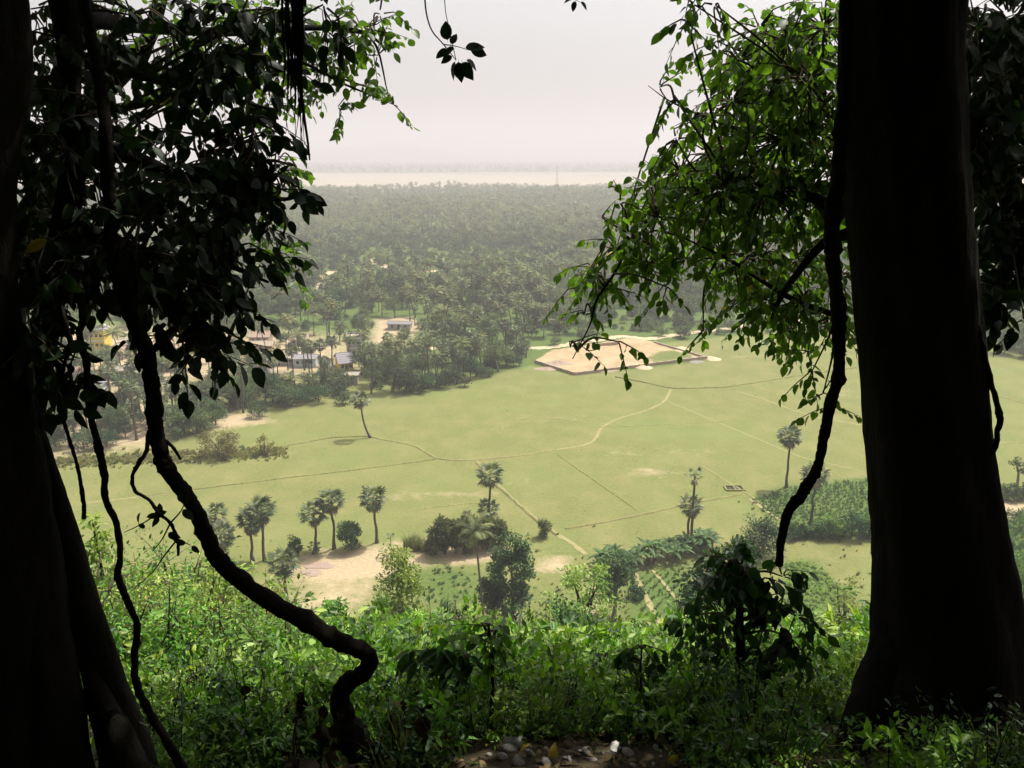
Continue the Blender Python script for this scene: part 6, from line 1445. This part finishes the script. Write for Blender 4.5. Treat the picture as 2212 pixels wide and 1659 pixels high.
# wiry bare twigs sticking out of the shaded scrub
for i, (pts, lb) in enumerate([([(1480, 1640, 4.2), (1452, 1600, 4.2), (1440, 1560, 4.2)], 'bare pale twig standing low right of the middle'), ([(1430, 1610, 4.0), (1470, 1595, 4.0), (1540, 1570, 4.0)], 'pale twig lying slanted over the dark scrub'), ([(1745, 1640, 4.0), (1740, 1570, 4.0), (1728, 1520, 4.0)], 'dry yellowish stalk left of the thick trunk foot'), ([(745, 1260, 3.3), (780, 1210, 3.3), (800, 1180, 3.3)], 'thin bare twig under the sweep of the thickest vine')][:3]):
    P = px(pts); tag(obj('bare_twig', add_tube(MB(), P - P[0], [.005, .004, .0015], 5, k=5, wob=.1).mesh('bare twig', [M['coping']]), None, P[0]), lb, 'twig')

# ------------------------------------------------------------------ litter and stones at the lower edge
def rock(seed, s):
    rgr = np.random.default_rng(seed); V, Q, cp = tube([(0, 0, -.5), (0, 0, -.3), (0, 0, 0), (0, 0, .28), (0, 0, .42)], [.35, .6, .72, .5, .15], 9)
    V = V * (1 + rgr.normal(0, .10, (len(V), 1))) * np.array([1.1, .85, .75]); mb = MB().add(V * s, Q); mb.f.append((cp, 0)); return mb.mesh('stone', [M['stone']])
rk = [rock(i, 1) for i in range(4)]
rg = np.random.default_rng(99)
def lit(x, y): 
    r = ray(x, y); ts = np.linspace(2, 8, 900); p = np.array([0, 0, CAMZ]) + ts[:, None] * r; k = np.where(p[:, 2] < H(p[:, 0], p[:, 1]))[0]; return p[k[0]] if len(k) else p[-1]
for i, (x, y, s, lb) in enumerate([(1100, 1622, .055, 'pale grey stone standing left among the litter'), (1145, 1632, .045, 'pale stone in the middle of the litter'), (1085, 1640, .04, 'small pale stone at the left end of the litter'), (1270, 1628, .05, 'grey stone right of the yellow leaf'), (1358, 1632, .055, 'bluish grey stone near the right end of the litter'), (1322, 1638, .04, 'small grey stone between the two larger right ones'), (1120, 1650, .05, 'flat pale stone at the very lower edge'), (1180, 1652, .04, 'pale stone at the lower edge under the yellow leaf')]):
    o = tag(obj('stone', rk[i % 4], None, lit(x, y) + [0, 0, .015]), lb, 'stone'); o.scale = (s,) * 3; o.rotation_euler = (rg.normal(0, .4), rg.normal(0, .4), rg.uniform(0, 6))
for i in range(16):
    o = tag(obj('stone', rk[i % 4], None, lit(rg.uniform(1040, 1460), rg.uniform(1612, 1656)) + [0, 0, .008]), 'small pebble scattered in the strip of litter', 'stone', 'pebbles in the litter'); o.scale = (rg.uniform(.012, .035), rg.uniform(.012, .03), rg.uniform(.01, .02)); o.rotation_euler = (rg.normal(0, .4), rg.normal(0, .4), rg.uniform(0, 6))
SCR = []
for i in range(3):
    rgx = np.random.default_rng(i); g = np.linspace(-.5, .5, 6); X, Y = np.meshgrid(g, g); Z = rgx.normal(0, .12, X.shape) + .25 * np.sin(X * 5 + i) * np.cos(Y * 4); id_ = np.arange(36).reshape(6, 6)
    SCR.append(MB().add(np.stack([X + rgx.normal(0, .05, X.shape), Y * .7 + rgx.normal(0, .05, X.shape), Z], -1).reshape(-1, 3), np.stack([id_[:-1, :-1], id_[:-1, 1:], id_[1:, 1:], id_[1:, :-1]], -1).reshape(-1, 4)).mesh('scrap', [M['paper']]))
for i, (x, y, sz, lb) in enumerate([(1108, 1615, .09, 'crumpled whitish scrap leaning behind the left pebbles'), (1330, 1622, .06, 'crumpled pale scrap near the right stones'), (935, 1600, .10, 'crumpled grey scrap caught in the weeds by the vine foot')]):
    o = tag(obj('paper_scrap', SCR[i], None, lit(x, y) + [0, 0, .03]), lb, 'scrap'); o.scale = (sz,) * 3; o.rotation_euler = (.9, .2 * i, i)
LT = [MB().add(FIG[k][0] * np.array([1.1, 1, 2.0]), FIG[k][1], 0, tn).mesh('fallen leaf', [M['litter']]) for k, tn in enumerate([.2, .5, .8, 1.0, 1.3, .4])]
for (x, y, k, L, an, lb) in [(1190, 1645, 4, .065, 75, 'orange yellow fallen leaf standing up in the litter'), (1440, 1650, 4, .06, 20, 'orange fallen leaf near the lower right edge'), (925, 1640, 4, .06, 100, 'small orange scrap by the foot of the thickest vine')]:
    a = math.radians(an); Rm = frames(np.array([[math.cos(a), .1, math.sin(a)]]), np.array([[0, -1, .4]]))[0]
    tag(obj('fallen_leaf', LT[k], None, mat4=Matrix.Translation(Vector(lit(x, y) + [0, 0, .01])) @ Matrix(Rm.tolist()).to_4x4() @ Matrix.Scale(L, 4)), lb, 'leaf')
n = 1100; x = rg.uniform(-2.6, 2.6, n); y = rg.uniform(2.6, 4.6, n)
mb = MB()
for k in range(6):
    i = np.arange(k, n, 6); P = np.stack([x[i], y[i], H(x[i], y[i]) + rg.uniform(.005, .03, len(i))], -1)
    V, Fc = bake(FIG[k][0] * np.array([1, 1, 1.8]), FIG[k][1], P, frames(rdir(rg, len(i), -.2, .35), np.tile([0, 0, 1.], (len(i), 1)) + .5 * rdir(rg, len(i))), rg.uniform(.03, .075, len(i))); mb.add(V, Fc, 0, np.repeat(np.where(rg.random(len(i)) < .06, 1.3, rg.uniform(0, .8, len(i))), len(FIG[k][0])))
o = obj('leaf_litter', mb.mesh('leaf litter', [M['litter']])); o['kind'] = 'stuff'

# ------------------------------------------------------------------ small groups of look-alikes: say which one, counted from the left
ORD = ['leftmost'] + [w + ' from the left' for w in 'second third fourth fifth sixth seventh eighth ninth tenth eleventh twelfth thirteenth fourteenth fifteenth sixteenth seventeenth eighteenth nineteenth twentieth'.split()]
bpy.context.view_layer.update()
byl = {}
for o in list(C.objects):
    if o.parent is None and 'category' in o.keys() and 'group' in o.keys(): byl.setdefault((o['group'], o['label']), []).append(o)
for (g, l), os_ in byl.items():
    if 2 <= len(os_) <= 20:
        os_.sort(key=lambda q: proj(np.array(q.location))[0])
        for i, q in enumerate(os_):
            w = ('rightmost' if i == len(os_) - 1 else ORD[i])
            if len(l.split()) + len(w.split()) <= 16: q['label'] = l + ', ' + w
